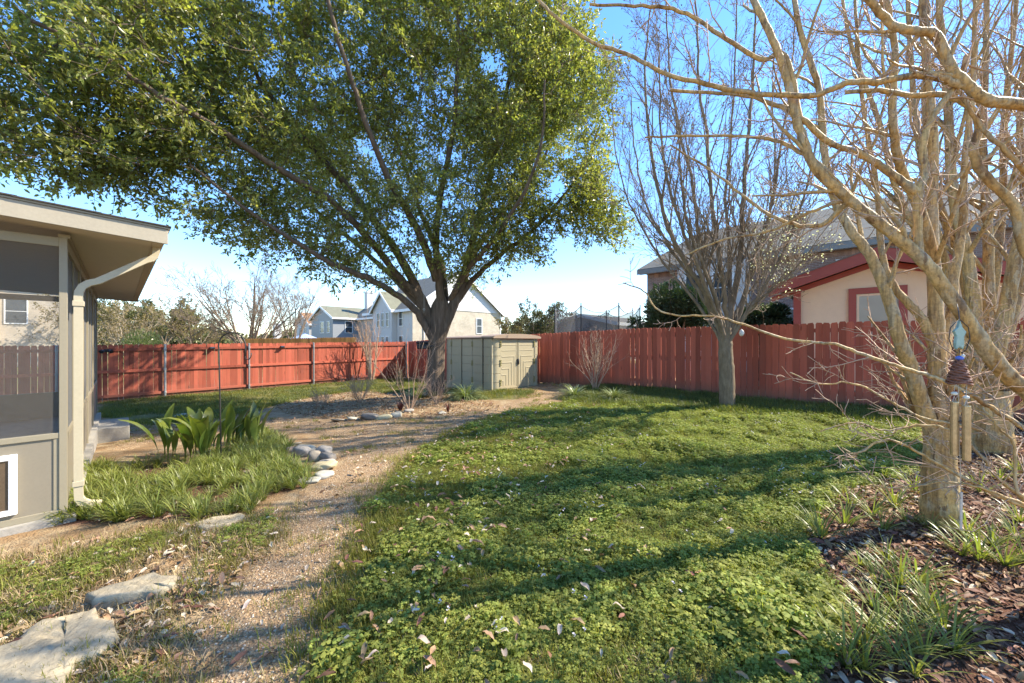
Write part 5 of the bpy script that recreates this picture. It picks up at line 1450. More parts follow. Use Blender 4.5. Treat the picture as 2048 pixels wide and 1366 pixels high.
# ------------------------------------------------------------------ ground cover
def scatter(name, pts, rotz, scl, kinds, protos, mat=None, tilt=None, parent=None):
    """one object of kind stuff: instances of small real meshes on points"""
    n = len(pts); me = bpy.data.meshes.new(name); me.vertices.add(n)
    me.vertices.foreach_set("co", np.asarray(pts, np.float32).ravel())
    rot = np.zeros((n, 3), np.float32); rot[:, 2] = rotz
    if tilt is not None: rot[:, :2] = tilt
    for nm, tp, dat in (("rot", 'FLOAT_VECTOR', rot), ("scl", 'FLOAT', np.asarray(scl, np.float32)), ("pick", 'INT', np.asarray(kinds, np.int32))):
        a = me.attributes.new(nm, tp, 'POINT'); a.data.foreach_set("vector" if tp == 'FLOAT_VECTOR' else "value", dat.ravel())
    o = link(name, me); tag(o, kind='stuff')
    ng = bpy.data.node_groups.new(name+"_scatter", 'GeometryNodeTree')
    ng.interface.new_socket("Geometry", in_out='INPUT', socket_type='NodeSocketGeometry'); ng.interface.new_socket("Geometry", in_out='OUTPUT', socket_type='NodeSocketGeometry')
    gi = ng.nodes.new("NodeGroupInput"); go = ng.nodes.new("NodeGroupOutput")
    def na(nm, tp):
        a = ng.nodes.new("GeometryNodeInputNamedAttribute"); a.data_type = tp; a.inputs[0].default_value = nm; return a.outputs[0]
    rt, sc, pk = na("rot", 'FLOAT_VECTOR'), na("scl", 'FLOAT'), na("pick", 'INT')
    er = ng.nodes.new("FunctionNodeEulerToRotation"); ng.links.new(rt, er.inputs[0])
    jn = ng.nodes.new("GeometryNodeJoinGeometry")
    for k, pm in enumerate(protos):
        po = bpy.data.objects.new(name+"_unit", pm)
        oi = ng.nodes.new("GeometryNodeObjectInfo"); oi.inputs[0].default_value = po
        cmp_ = ng.nodes.new("FunctionNodeCompare"); cmp_.data_type = 'INT'; cmp_.operation = 'EQUAL'
        ng.links.new(pk, cmp_.inputs[2]); cmp_.inputs[3].default_value = k
        ip = ng.nodes.new("GeometryNodeInstanceOnPoints")
        ng.links.new(gi.outputs[0], ip.inputs['Points']); ng.links.new(cmp_.outputs[0], ip.inputs['Selection'])
        ng.links.new(oi.outputs['Geometry'], ip.inputs['Instance']); ng.links.new(er.outputs[0], ip.inputs['Rotation']); ng.links.new(sc, ip.inputs['Scale'])
        ng.links.new(ip.outputs[0], jn.inputs[0])
    ng.links.new(jn.outputs[0], go.inputs[0])
    md = o.modifiers.new("scatter", 'NODES'); md.node_group = ng
    return o

def sample_poly(poly, n, rng, extra=None):
    lo = poly.min(0); hi = poly.max(0); out = np.zeros((0, 2))
    hi = np.minimum(hi, [16, 22]); lo = np.maximum(lo, [-16, .9])
    while len(out) < n:
        p = rng.random((n*3, 2))*(hi-lo)+lo
        ok = inpoly(p[:, 0], p[:, 1], poly)
        if extra is not None: ok &= extra(p)
        out = np.concatenate([out, p[ok]])
        if len(p[ok]) == 0: break
    return out[:n]
def vnoise(x, y, s, seed=0):
    r = np.random.default_rng(seed); v = 0
    for k in range(7):
        a = r.random()*6.283; f = s*(.6+r.random()*1.2); v = v+np.sin((x*math.cos(a)+y*math.sin(a))*f*6.283+r.random()*6.283)
    return v/7*1.9        # about -1..1
def area(poly):
    x, y = poly[:, 0], poly[:, 1]; return abs((x*np.roll(y, -1)-y*np.roll(x, -1)).sum())/2
def on_ground(p, dz=0): return np.c_[p, gz(p[:, 0], p[:, 1])+dz]

M_clover = mat_leaf("clover_leaf", (.195, .235, .046), (.29, .305, .078), rough=.6, transl=.38, spec=.2, objrand=True)
M_grass = mat_leaf("grass_blade", (.155, .165, .03), (.24, .22, .055), spec=.2, rough=.6, transl=.35, objrand=True)
M_dgrass = mat_leaf("deep_grass_blade", (.075, .105, .026), (.12, .145, .035), rough=.5, transl=.3, objrand=True)
M_dry = mat_leaf("dry_grass_blade", (.30, .225, .115), (.42, .33, .18), rough=.8, transl=.2, objrand=True)
M_lirio = mat_leaf("liriope_blade", (.15, .185, .04), (.24, .255, .07), rough=.4, transl=.32, spec=.35)
M_lirio2 = mat_leaf("pale_liriope_blade", (.15, .19, .08), (.24, .27, .12), rough=.34, transl=.25, spec=.5)
M_litter = mat_leaf("fallen_leaf", (.23, .135, .07), (.42, .29, .165), rough=.75, transl=.12, objrand=True, nscale=6)
M_litter2 = mat_leaf("bleached_leaf", (.42, .34, .24), (.60, .52, .40), rough=.75, transl=.12, objrand=True, nscale=6)
M_litter3 = mat_leaf("red_brown_leaf", (.13, .062, .035), (.22, .11, .06), rough=.75, transl=.1, objrand=True, nscale=6)
M_flower = mat_leaf("lilac_floret", (.62, .55, .66), (.74, .70, .76), transl=.2)

def clover_mesh(name, seed, n, R, H, mat, flower=0):
    rng = np.random.default_rng(seed); V = []; F4 = []; mats = []
    def leaflet(c, ax, nr, L, Wd, mi):
        sd = unit(np.cross(nr, ax)); o = len(V)
        V.extend([c, c+ax*L*.55+sd*Wd*.5, c+ax*L*1.0+sd*Wd*.3, c+ax*L*.88, c+ax*L*1.0-sd*Wd*.3, c+ax*L*.55-sd*Wd*.5])
        F4.append((o, o+1, o+2, o+3)); F4.append((o, o+3, o+4, o+5)); mats.extend([mi, mi])
    for i in range(n):
        a = rng.random()*6.283; r = R*math.sqrt(rng.random()); h = H*(.35+.65*rng.random())*(1-.35*r/R)
        c = np.array([r*math.cos(a), r*math.sin(a), h]); nr = unit(np.array([rng.normal()*.35, rng.normal()*.35, 1])); a0 = rng.random()*6.283
        s = rng.uniform(.011, .020)
        for k in range(3):
            b = a0+k*2.094; ax = unit(np.array([math.cos(b), math.sin(b), -.1+rng.normal()*.25])); leaflet(c, ax, nr, s, s*.95, 0)
        # stalk
        b0 = np.array([r*.5*math.cos(a), r*.5*math.sin(a), 0]); o = len(V); w = np.array([.0011, 0, 0]); V.extend([b0-w, b0+w, c+w, c-w]); F4.append((o, o+1, o+2, o+3)); mats.append(0)
    for i in range(flower):
        a = rng.random()*6.283; r = R*.7*math.sqrt(rng.random()); c = np.array([r*math.cos(a), r*math.sin(a), H*1.25])
        for k in range(4):
            b = k*1.57; leaflet(c+ZV*.004*k, unit(np.array([math.cos(b), math.sin(b), .5])), ZV, .011, .009, 1)
    me = mesh_np(name, np.array(V), [np.array(F4)], mat); me.materials.append(M_flower)
    me.polygons.foreach_set("material_index", np.array(mats, np.int32))
    return me
rng = np.random.default_rng(90)
# clover carpet: dense on the right and centre of the lawn, thinning to the path
lawnA = area(LAWN)
def clover_keep(p):
    dens = soft(LAWN, p[:, 0], p[:, 1], .45)
    nz = vnoise(p[:, 0], p[:, 1], .55, 4)*.6+vnoise(p[:, 0], p[:, 1], 1.7, 5)*.4
    side = (p[:, 0]+.35*p[:, 1]*.0 + 1.3)/2.6     # left edge is grassier
    side = np.clip(side, -.35, 1)
    far_ = np.clip((p[:, 1]-6.5)/3, 0, 1)*.55
    return (nz*.55+.40+side*.85-far_*.6+(dens-1)*1.2) > rng.random(len(p))*.9-.30
pc = sample_poly(LAWN, 27000, rng, clover_keep)
cm = [clover_mesh("clover", 1, 18, .075, .085, M_clover), clover_mesh("clover", 2, 14, .06, .125, M_clover), clover_mesh("clover", 3, 14, .08, .055, M_clover), clover_mesh("clover", 4, 10, .07, .08, M_clover, 2)]
kd = rng.choice(4, len(pc), p=[.40, .29, .307, .003]); 
fz = (vnoise(pc[:, 0], pc[:, 1], .5, 9) > .35) & (pc[:, 1] > 3.2) & (rng.random(len(pc)) < .022); kd[fz] = 3
hs_ = .85+.35*vnoise(pc[:, 0], pc[:, 1], .9, 12)+.24*vnoise(pc[:, 0], pc[:, 1], 2.6, 13)
scatter("clover_cover", on_ground(pc), rng.random(len(pc))*6.283, np.clip(hs_, .4, 1.45)*rng.uniform(.7, 1.25, len(pc)), kd, cm)

def blade_mesh(name, seed, n, R, L, W, mat, spread=.5, droop=.7):
    rng = np.random.default_rng(seed); V = []; Fs = []; o = 0
    for i in range(n):
        v, f = tuft_arrays(rng, 1, L, W, spread, droop, 2); c = np.array([rng.normal()*R, rng.normal()*R, 0])
        V.append(v+c); Fs.append(f+o); o += len(v)
    return mesh_np(name, np.concatenate(V), [np.concatenate(Fs)], mat)
gm = [blade_mesh("grass", 1, 26, .05, .075, .0042, M_grass), blade_mesh("grass", 2, 22, .05, .10, .004, M_grass), blade_mesh("grass", 3, 20, .05, .07, .0042, M_dry, .9, 1.0)]
pg = sample_poly(LAWN, 8500, rng, lambda p: rng.random(len(p)) < np.clip(.36-.30*(p[:, 0]+.3)+vnoise(p[:, 0], p[:, 1], .8, 20)*.3+np.clip((p[:, 1]-6)/4, 0, .35), .05, 1))
kd = rng.choice(3, len(pg), p=[.55, .30, .15])
pg = pg+rng.normal(size=pg.shape)*.09
scatter("lawn_grass", on_ground(pg), rng.random(len(pg))*6.283, rng.uniform(.6, 1.15, len(pg)), kd, gm)
# grass along both fences and on the strip in front of the shed
gd = [blade_mesh("grass", 5, 26, .07, .12, .005, M_dgrass), blade_mesh("grass", 6, 24, .07, .10, .005, M_grass), blade_mesh("grass", 7, 20, .06, .09, .005, M_dry, .9, 1.0)]
pt = sample_poly(TURF_B, 9000, rng, lambda p: vnoise(p[:, 0], p[:, 1], .35, 22)*.6+.55 > rng.random(len(p))*.9)
kd = rng.choice(3, len(pt), p=[.35, .5, .15])
scatter("fence_grass", on_ground(pt), rng.random(len(pt))*6.283, rng.uniform(.6, 1.25, len(pt)), kd, gd)
pt2 = sample_poly(TURF_F, 4200, rng, lambda p: vnoise(p[:, 0], p[:, 1], .6, 23)*.5+.75 > rng.random(len(p))*.9)
kd = rng.choice(3, len(pt2), p=[.66, .24, .10])
scatter("side_grass", on_ground(pt2), rng.random(len(pt2))*6.283, rng.uniform(.8, 1.5, len(pt2)), kd, gd)
# weeds and dry grass among the flagstones
pw_ = sample_poly(WEEDS_L, 1350, rng, lambda p: vnoise(p[:, 0], p[:, 1], .9, 25)*.8+.25 > rng.random(len(p))*.9)
kd = rng.choice(3, len(pw_), p=[.22, .08, .70])
pw_ = pw_+rng.normal(size=pw_.shape)*.12
scatter("weed_grass", on_ground(pw_), rng.random(len(pw_))*6.283, rng.uniform(.6, 1.2, len(pw_)), kd, gm)
pw2 = sample_poly(WEEDS_L, 380, rng, lambda p: vnoise(p[:, 0], p[:, 1], .9, 25) > .30)
scatter("weed_clover", on_ground(pw2), rng.random(len(pw2))*6.283, rng.uniform(.5, .9, len(pw2)), rng.choice(3, len(pw2)), cm[:3])
# sparse grass that has crept onto the path
pp_ = sample_poly(PATH, 650, rng, lambda p: vnoise(p[:, 0], p[:, 1], 1.0, 27) > .25)
scatter("path_grass", on_ground(pp_), rng.random(len(pp_))*6.283, rng.uniform(.4, .9, len(pp_)), rng.choice(3, len(pp_), p=[.4, .1, .5]), gm)

# fallen leaves
def dead_leaf(name, seed, L, W, mat):
    rng = np.random.default_rng(seed); V = []; n = 5
    for k in range(n+1):
        f_ = k/n; w = W*math.sin(math.pi*min(.96, .06+f_*.9))**.8; z = .012*math.sin(f_*3.1+rng.random())+.006
        cz = .010*rng.uniform(.2, 1.5)
        V += [(f_*L, -w/2, z+cz), (f_*L, 0, z), (f_*L, w/2, z+cz)]
    Fs = [(3*k+j, 3*k+j+1, 3*k+j+4, 3*k+j+3) for k in range(n) for j in range(2)]
    return mesh_np(name, np.array(V), [np.array(Fs)], mat, True)
lm = [dead_leaf("fallen_leaf", 1, .075, .03, M_litter), dead_leaf("fallen_leaf", 2, .09, .034, M_litter), dead_leaf("fallen_leaf", 3, .07, .03, M_litter2), dead_leaf("fallen_leaf", 4, .085, .032, M_litter3), dead_leaf("fallen_leaf", 5, .055, .026, M_litter2)]
def litter(name, poly, n, pr, keep=None, dz=.004, s=(.5, .95)):
    p = sample_poly(poly, n, rng, keep); k = rng.choice(5, len(p), p=pr)
    scatter(name, on_ground(p, dz)+np.c_[np.zeros((len(p), 2)), rng.random(len(p))*.012], rng.random(len(p))*6.283, rng.uniform(*s, len(p)), k, lm, tilt=rng.normal(size=(len(p), 2))*.28)
litter("bed_leaf_litter", BED_R, 5200, [.26, .2, .14, .32, .08], lambda p: vnoise(p[:, 0], p[:, 1], .8, 30)*.6+.6 > rng.random(len(p)))
litter("path_leaf_litter", WEEDS_L, 1000, [.25, .2, .3, .1, .15], lambda p: vnoise(p[:, 0], p[:, 1], 1.0, 31)*.35+.5 > rng.random(len(p)))
litter("gravel_leaf_litter", PATH, 420, [.25, .2, .3, .1, .15], lambda p: vnoise(p[:, 0], p[:, 1], 1.0, 32)*.4+.45 > rng.random(len(p)))
litter("lawn_leaf_litter", LAWN, 620, [.26, .2, .26, .16, .12], lambda p: (vnoise(p[:, 0], p[:, 1], .9, 33)*.25-.20*p[:, 0]+.35 > rng.random(len(p))), dz=.075)
litter("tree_bed_litter", BED_T, 4200, [.36, .3, .14, .14, .06])
litter("edge_bed_litter", BED_L, 380, [.25, .2, .35, .1, .1])
litter("side_litter", TURF_F, 500, [.25, .2, .35, .1, .1])

# gravel
def pebble(name, seed, mat):
    rng = np.random.default_rng(seed); bm = bmesh.new(); bmesh.ops.create_icosphere(bm, subdivisions=1, radius=1)
    me = bpy.data.meshes.new(name)
    for v in bm.verts: v.co = Vector((v.co.x*1.0, v.co.y*rng.uniform(.7, .9), v.co.z*.6))*rng.uniform(.8, 1.15)
    bm.to_mesh(me); bm.free(); me.materials.append(mat); return me
def mat_stone(name, c, var=.2): return mat_plain(name, c, rough=.85, var=var, scale=5, bmp=.35, bd=.004, fine=45, spec=.25)
M_gr = [mat_plain("pink_gravel", (.33, .213, .122), .9, objvar=.35), mat_plain("tan_gravel", (.40, .30, .185), .9, objvar=.35), mat_plain("grey_gravel", (.48, .40, .30), .9, objvar=.3)]
pm_ = [pebble("pebble", k, M_gr[k]) for k in range(3)]
pgv = sample_poly(PATH, 16000, rng, lambda p: (p[:, 1] < 9) & (rng.random(len(p)) < np.clip(2.2/p[:, 1], .15, 1)))
scatter("gravel", on_ground(pgv, .001), rng.random(len(pgv))*6.283, rng.uniform(.004, .0085, len(pgv)), rng.choice(3, len(pgv), p=[.5, .35, .15]), pm_)
pgw = sample_poly(WEEDS_L, 3500, rng, lambda p: vnoise(p[:, 0], p[:, 1], .7, 41) > -.1)
scatter("loose_gravel", on_ground(pgw, .001), rng.random(len(pgw))*6.283, rng.uniform(.004, .009, len(pgw)), rng.choice(3, len(pgw), p=[.4, .35, .25]), pm_)
# bark mulch chips in the right bed
def chip(name, seed, mat):
    rng = np.random.default_rng(seed)
    return MB().box((-.5, -.1, 0), (1, 0, rng.normal()*.05), (0, .2, .03), (0, .03, .07)).mesh(name, mat)
M_ch = [mat_plain("bark_chip", (.15, .075, .045), .9, objvar=.4), mat_plain("pale_chip", (.30, .19, .12), .9, objvar=.4)]
pch = sample_poly(BED_R, 11000, rng, lambda p: (p[:, 1] < 6.5) & (p[:, 0] < 7))
scatter("bark_mulch", on_ground(pch, .004), rng.random(len(pch))*6.283, rng.uniform(.02, .06, len(pch)), rng.choice(2, len(pch), p=[.8, .2]), [chip("chip", 1, M_ch[0]), chip("chip", 2, M_ch[1])], tilt=rng.normal(size=(len(pch), 2))*.25)

# ------------------------------------------------------------------ border grass (liriope)
lt = [tuft_mesh("liriope", 100+k, 40, .27, .0085, .95, M_lirio, 1.15, 5) for k in range(3)]
pl_ = sample_poly(BED_L, 520, rng, lambda p: (vnoise(p[:, 0], p[:, 1], .8, 44)*.5+.75 > rng.random(len(p))*.8))
plant_c = PG(405, 905)[:2]
ok = np.hypot((pl_[:, 0]-plant_c[0])*1.0, (pl_[:, 1]-plant_c[1])*1.0) > .42
bare = PG(325, 945)[:2]; ok &= np.hypot(pl_[:, 0]-bare[0], (pl_[:, 1]-bare[1])) > .28
pl_ = pl_[ok]
scatter("border_grass", on_ground(pl_), rng.random(len(pl_))*6.283, rng.uniform(.5, .9, len(pl_)), rng.choice(3, len(pl_)), lt)
# single clumps
def clump(label, px, py, s, mesh, group=None, q=None):
    q = PG(px, py) if q is None else q
    o = link("liriope_clump", mesh, None, tuple(q)); o.scale = (s*(1.2 if s > 1.2 else 1), s*(1.2 if s > 1.2 else 1), s*(.85 if s > 1.2 else 1)); o.rotation_euler = (0, 0, rng.random()*6.283)
    tag(o, label, "plant", group); return o
big_l = tuft_mesh("liriope", 201, 420, .36, .010, 1.45, M_lirio2, 1.9, 6)
clump("pale mounded liriope clump between the tree trunk and the shed", 932, 797, 1.75, big_l)
clump("dark liriope clump hugging the left foot of the big trunk", 836, 797, 1.25, tuft_mesh("liriope", 202, 200, .42, .011, 1.1, M_lirio, 1.1, 5))
clump("pale liriope clump left of the bare vase shaped shrub", 1150, 796, 1.6, tuft_mesh("liriope", 203, 420, .34, .010, 1.45, M_lirio2, 1.9, 6))
clump("pale liriope clump right of the bare vase shaped shrub", 1228, 799, 1.4, tuft_mesh("liriope", 204, 380, .34, .010, 1.45, M_lirio2, 1.9, 6))
m_t = [tuft_mesh("liriope", 210+k, 34, .24, .0085, .95, M_lirio, 1.05, 5) for k in range(4)]
spots = [(1700, 1010), (1745, 1030), (1790, 1015), (1690, 1050), (1765, 1060), (1815, 1045), (1640, 1075), (1720, 1130), (1775, 1120), (1755, 1165), (1800, 1175), (1835, 1165), (1790, 1215), (1745, 1215), (1850, 1230), (1815, 1260), (1890, 1260), (1760, 1265), (1720, 1290), (1790, 1310), (1850, 1310), (1905, 1300), (1730, 1340), (1830, 1350), (1690, 1330),
         (1860, 1060), (1935, 1075), (1985, 1090), (2030, 1075), (2010, 1130), (1960, 1120), (1925, 1110), (2050, 1120), (2040, 1045), (1960, 985), (2000, 960), (2035, 945), (1800, 945), (1830, 985), (1770, 960), (1760, 925), (1700, 950)]
for i, (a, b) in enumerate(spots):
    q = PG(a, b)
    if (np.hypot(q[0]-b1[0], q[1]-b1[1]) < .17): continue
    if i < 25: lab, grp = "narrow liriope tuft in the mulch strip along the lawn edge, before the nearest crape myrtle", "liriope tufts along the lawn edge"
    elif i < 37: lab, grp = "narrow leaved liriope tuft in the leaf mulch beside and beyond the nearest crape myrtle trunk", "liriope tufts beyond the nearest crape myrtle"
    else: lab, grp = "small liriope tuft at the shady far corner of the lawn near the crape myrtles", "liriope tufts at the far lawn corner"
    clump(lab, a, b, rng.uniform(.7, 1.15), m_t[i % 4], grp)

# broad leaved plant in the left bed: every leaf is a part
M_asp = mat_leaf("broad_leaf", (.075, .12, .024), (.15, .185, .035), rough=.3, transl=.28, spec=.55, objrand=True, nscale=3)
def broad_leaf(seed, bend):
    rng = np.random.default_rng(seed); V = []; n = 9
    p = np.zeros(3); th = math.radians(86); L = 1.0
    for k in range(n+1):
        f_ = k/n; w = .012 if f_ < .28 else .150*math.sin(math.pi*min(1, (f_-.26)/.745))**.75*.5+.004
        n_ = np.array([-math.sin(th), 0, math.cos(th)])
        V += [p+np.array([0, -w, 0])+n_*w*.35, p.copy(), p+np.array([0, w, 0])+n_*w*.35]
        th -= bend*f_*.42+rng.normal()*.02
        p = p+np.array([math.cos(th), 0, math.sin(th)])*L/n
    Fs = [(3*k+j, 3*k+j+1, 3*k+j+4, 3*k+j+3) for k in range(n) for j in range(2)]
    return mesh_np("leaf", np.array(V), [np.array(Fs)], M_asp, True)
bl = [broad_leaf(k, b) for k, b in enumerate((.25, .45, .7, .95, .6, .35))]
pc0 = PG(405, 912)
asp = thing("broad_leaved_plant", "clump of big glossy strap leaves growing in the left bed before the shepherd hook", "plant", pc0)
rb = np.random.default_rng(77)
for i in range(64):
    a = rb.random()*6.283; rr_ = .44*math.sqrt(rb.random()); c_ = np.array([rr_*math.cos(a)*1.15, rr_*math.sin(a)*.8])
    if i % 3 == 0: c_ = np.array([.30, .35])+rb.normal(size=2)*.12
    q = np.array([pc0[0]+c_[0], pc0[1]+c_[1], 0]); q[2] = G(q[0], q[1])
    o = link("leaf", bl[int(rb.choice(6, p=[.18, .2, .2, .1, .16, .16]))], asp); s = rb.uniform(.36, .76)
    o.location = tuple(q-pc0); o.scale = (s, s*rb.uniform(.85, 1.15), s)
    o.rotation_euler = (rb.normal()*.1, rb.normal()*.10, math.atan2(c_[1], c_[0])+rb.normal()*.9)

# ------------------------------------------------------------------ stones
M_river = [mat_stone("grey_river_stone", (.31, .275, .23)), mat_stone("pinkish_stone", (.29, .215, .16)), mat_stone("tan_stone", (.30, .25, .185)), mat_stone("limestone", (.42, .38, .29)), mat_stone("dark_grey_stone", (.21, .185, .155)), mat_stone("yellow_limestone", (.43, .37, .22)), mat_stone("white_limestone", (.38, .36, .305))]
def stone(label, px, py, w, h, d, mi, rot, seed, sub=3, name="river_stone", group=None, sink=.45, rough=.11):
    q = PG(px, py); rg = np.random.default_rng(seed)
    bm = bmesh.new(); bmesh.ops.create_icosphere(bm, subdivisions=sub, radius=1)
    ph = rg.random((5, 3))*6; fr = rg.uniform(.9, 2.2, (5, 3))
    for v in bm.verts:
        c_ = np.array(v.co); k = 1+rough*sum(math.sin(c_ @ fr[i]+ph[i, 0]) for i in range(5))*.6
        e_ = np.sign(c_)*np.abs(c_)**.72
        w2 = 1+.05*math.sin(c_ @ fr[0]*3.1+ph[1, 1])+.04*math.sin(c_ @ fr[2]*4.7+ph[2, 2]); v.co = Vector((e_[0]*w*k*w2/2*.88, e_[1]*d*k*w2/2*.88, e_[2]*h*k*w2/2*.8))
    me = bpy.data.meshes.new(name); bm.to_mesh(me); bm.free(); me.materials.append(M_river[mi])
    for p in me.polygons: p.use_smooth = True
    o = link(name, me, None, (q[0], q[1], q[2]+h/2*(1-sink))); o.rotation_euler = (rg.normal()*.12, rg.normal()*.12, rot)
    return tag(o, label, "stone", group)
g = "river stones at the end of the left bed"
stone("pinkish oval river stone at the left end of the small stone heap", 583, 912, .20, .17, .15, 1, .4, 1, group=g)
stone("rounded grey brown river stone in the middle of the small stone heap", 606, 912, .25, .20, .18, 0, .1, 2, group=g)
stone("long flat pale stone lying along the back of the small stone heap", 613, 897, .34, .08, .16, 3, -.1, 3, group=g)
stone("small pale stone wedged between the grey and tan river stones", 622, 906, .13, .10, .12, 3, .2, 4, group=g)
stone("tan river stone with a facet, in front of the small pale wedged stone", 629, 921, .17, .19, .15, 2, .6, 5, group=g)
stone("smooth grey river stone at the right back of the small stone heap", 649, 909, .26, .17, .18, 0, -.2, 6, group=g)
stone("dark grey river stone on the right side of the small stone heap", 656, 920, .27, .14, .18, 4, -.4, 7, group=g)
stone("banded grey stone tilted at the right front of the small stone heap", 655, 932, .28, .13, .18, 0, -.35, 8, group=g)
stone("yellowish flat stone at the front of the small stone heap", 644, 938, .36, .11, .2, 5, -.1, 9, group=g, rough=.1)
stone("thin flat stone in the gravel behind the small stone heap", 588, 890, .22, .04, .12, 2, .1, 10, group=g)
stone("broken white limestone piece just below the yellowish flat stone", 648, 953, .22, .07, .2, 6, .8, 11, group=g, rough=.12)
stone("pale low limestone piece at the grass edge below the stone heap", 616, 964, .26, .05, .14, 6, .2, 12, group=g, rough=.12)
g2 = "edging stones of the tree bed"
for i, (a, b, w, h, mi, lab) in enumerate((
  (742, 838, .42, .17, 4, "brown rugged edging stone, darkest along the tree bed"), (768, 838, .36, .12, 5, "yellowish flat edging stone right of the dark rugged one"),
  (794, 834, .27, .16, 3, "rounded pale edging stone below the burgundy tuft"), (818, 824, .24, .10, 0, "small grey edging stone beside the burgundy tuft"),
  (707, 839, .30, .07, 3, "low pale edging stone left of the dark rugged one"), (680, 842, .34, .06, 2, "long low tan edging stone at the left end of the bed edge"),
  (885, 828, .25, .06, 3, "small flat pale stone near the reddish seedling tuft"), (493, 866, .26, .14, 2, "tan stone at the far tip of the border grass"),
  (358, 836, .55, .05, 3, "flat pale stone lying in the back grass behind the broad leaves"))):
    stone(lab, a, b, w, h, w*.6, mi, .2*i, 20+i, name="edging_stone", group=g2 if i < 7 else None, rough=.1)

M_flag = mat_plain("flagstone", (.36, .30, .20), rough=.9, var=.28, scale=3.5, bmp=.7, bd=.012, fine=26, spec=.2)
def flagstone(label, outline, th, seed, lift=.03):
    rg = np.random.default_rng(seed); pts = [PG(a, b) for a, b in outline]; c_ = np.mean(pts, 0)
    ring = []
    for i in range(len(pts)):
        a, b = pts[i], pts[(i+1) % len(pts)]
        for k in range(4):
            p = a+(b-a)*k/4; ring.append(p[:2]+rg.normal(size=2)*.006)
    ring = np.array(ring); n = len(ring); bm = bmesh.new()
    rows = []
    levels = [(1.02, -.05), (1.0, lift*.4), (.985, lift*.85), (.95, lift), (.75, lift+.004), (.5, lift+.002), (.25, lift+.005)]
    for s, z in levels:
        row = []
        for p in ring:
            xy = c_[:2]+(p-c_[:2])*s; zz = G(*c_[:2])+z+(.006*math.sin(p[0]*23+s*9)+.005*math.sin(p[1]*31-s*7) if s < .99 else 0)
            row.append(bm.verts.new((xy[0]-c_[0], xy[1]-c_[1], zz-c_[2])))
        rows.append(row)
    ctr_ = bm.verts.new((0, 0, lift+.003))
    for r0, r1 in zip(rows[:-1], rows[1:]):
        for i in range(n): bm.faces.new((r0[i], r0[(i+1) % n], r1[(i+1) % n], r1[i]))
    for i in range(n): bm.faces.new((rows[-1][i], rows[-1][(i+1) % n], ctr_))
    bmesh.ops.recalc_face_normals(bm, faces=bm.faces)
    me = bpy.data.meshes.new("flagstone"); bm.to_mesh(me); bm.free(); me.materials.append(M_flag)
    for p in me.polygons: p.use_smooth = True
    o = link("flagstone", me, None, tuple(c_)); return tag(o, label, "stepping stone", "flagstones on the way to the porch")
flagstone("largest angular flagstone in the bottom left corner", [(-60, 1330), (20, 1300), (85, 1255), (140, 1240), (188, 1235), (200, 1248), (225, 1255), (238, 1290), (205, 1325), (150, 1345), (125, 1400), (-20, 1420)], .06, 1, .045)
flagstone("long narrow flagstone half sunk in dry grass above the largest flagstone", [(170, 1205), (200, 1190), (260, 1175), (310, 1165), (352, 1168), (350, 1185), (330, 1195), (260, 1205), (200, 1218)], .06, 2, .055)
flagstone("small pale flagstone at the lower tip of the border grass", [(385, 1052), (420, 1045), (475, 1035), (490, 1042), (460, 1058), (400, 1064)], .05, 3, .035)
flagstone("pale buried flagstone between the grass edge and gravel path", [(478, 998), (510, 992), (530, 998), (515, 1008), (485, 1008)], .05, 4, .02)
# loose white stones
for i, (a, b) in enumerate(((330, 1044), (578, 1044), (352, 1096), (1616, 1030), (1632, 1226), (610, 1034), (120, 1245), (1880, 1285))):
    pass

# ------------------------------------------------------------------ shepherd hook
hb = PG(443, 928); dh = hb[1]
hook = thing("shepherd_hook", "tall dark shepherd hook pole standing in the broad leaved plant", "garden hook", hb)
pts = [hb-ZV*.1, P(440, 800, dh), P(438, 700, dh)]
for k in range(13):
    a = math.pi-math.pi*k/12
    pts.append(P(464+27*math.cos(a), 692-27*math.sin(a), dh))
pts += [P(491, 700, dh), P(490, 712, dh)]
hk = MB().tube(pts, [.0075]*len(pts), 8)
hk.build("pole", M_iron, hook, smooth=True)
tp_ = [P(490, 712, dh), P(492, 718, dh), P(498, 719, dh), P(502, 713, dh), P(503, 706, dh)]
MB().tube(tp_, [.006]*5, 6).build("tip", M_iron, hook, smooth=True)

# ------------------------------------------------------------------ things on the big tree
bx = P(846, 690, D0-.28)
lb = thing("black_box", "black plastic box fixed to the left side of the big trunk", "box", bx-ZV*.12)
c_ = bx
MB().box(c_+np.array([-.16, -.08, -.11]), (.32, 0, 0), (0, .20, 0), (0, 0, .15)).build("body", M_black, lb, bevel=.03)
MB().box(c_+np.array([-.18, -.10, .035]), (.36, 0, 0), (0, .24, 0), (0, 0, .075)).build("lid", M_black, lb, bevel=.03)
MB().box(c_+np.array([.03, -.09, -.09]), (.07, 0, 0), (0, .02, 0), (0, 0, .05)).build("latch", mat_plain("dark_grey_plastic", (.07, .07, .08), .4), lb, bevel=.006)
MB().box(c_+np.array([.14, .0, -.05]), (.16, 0, 0), (0, .04, 0), (0, 0, .05)).build("bracket", M_iron, lb)
sp0 = P(848, 555, D0-.75)
sp = thing("spiral_ornament", "white wire spiral ornament hanging before the fork of the big trunk", "ornament", sp0-ZV*.7)
pts = []
for k in range(46):
    a = k/45*4*math.pi+math.pi/2; r = .016+.064*k/45
    pts.append(sp0+np.array([r*math.cos(a), .002*k/45, r*math.sin(a)]))
MB().tube(pts, [.007]*46, 6).build("spiral", mat_plain("white_wire", (.72, .70, .64), .4), sp, smooth=True)
MB().tube([sp0+ZV*.08, sp0+ZV*.3, sp0+ZV*.7], .003, 4).build("cord", M_iron, sp)
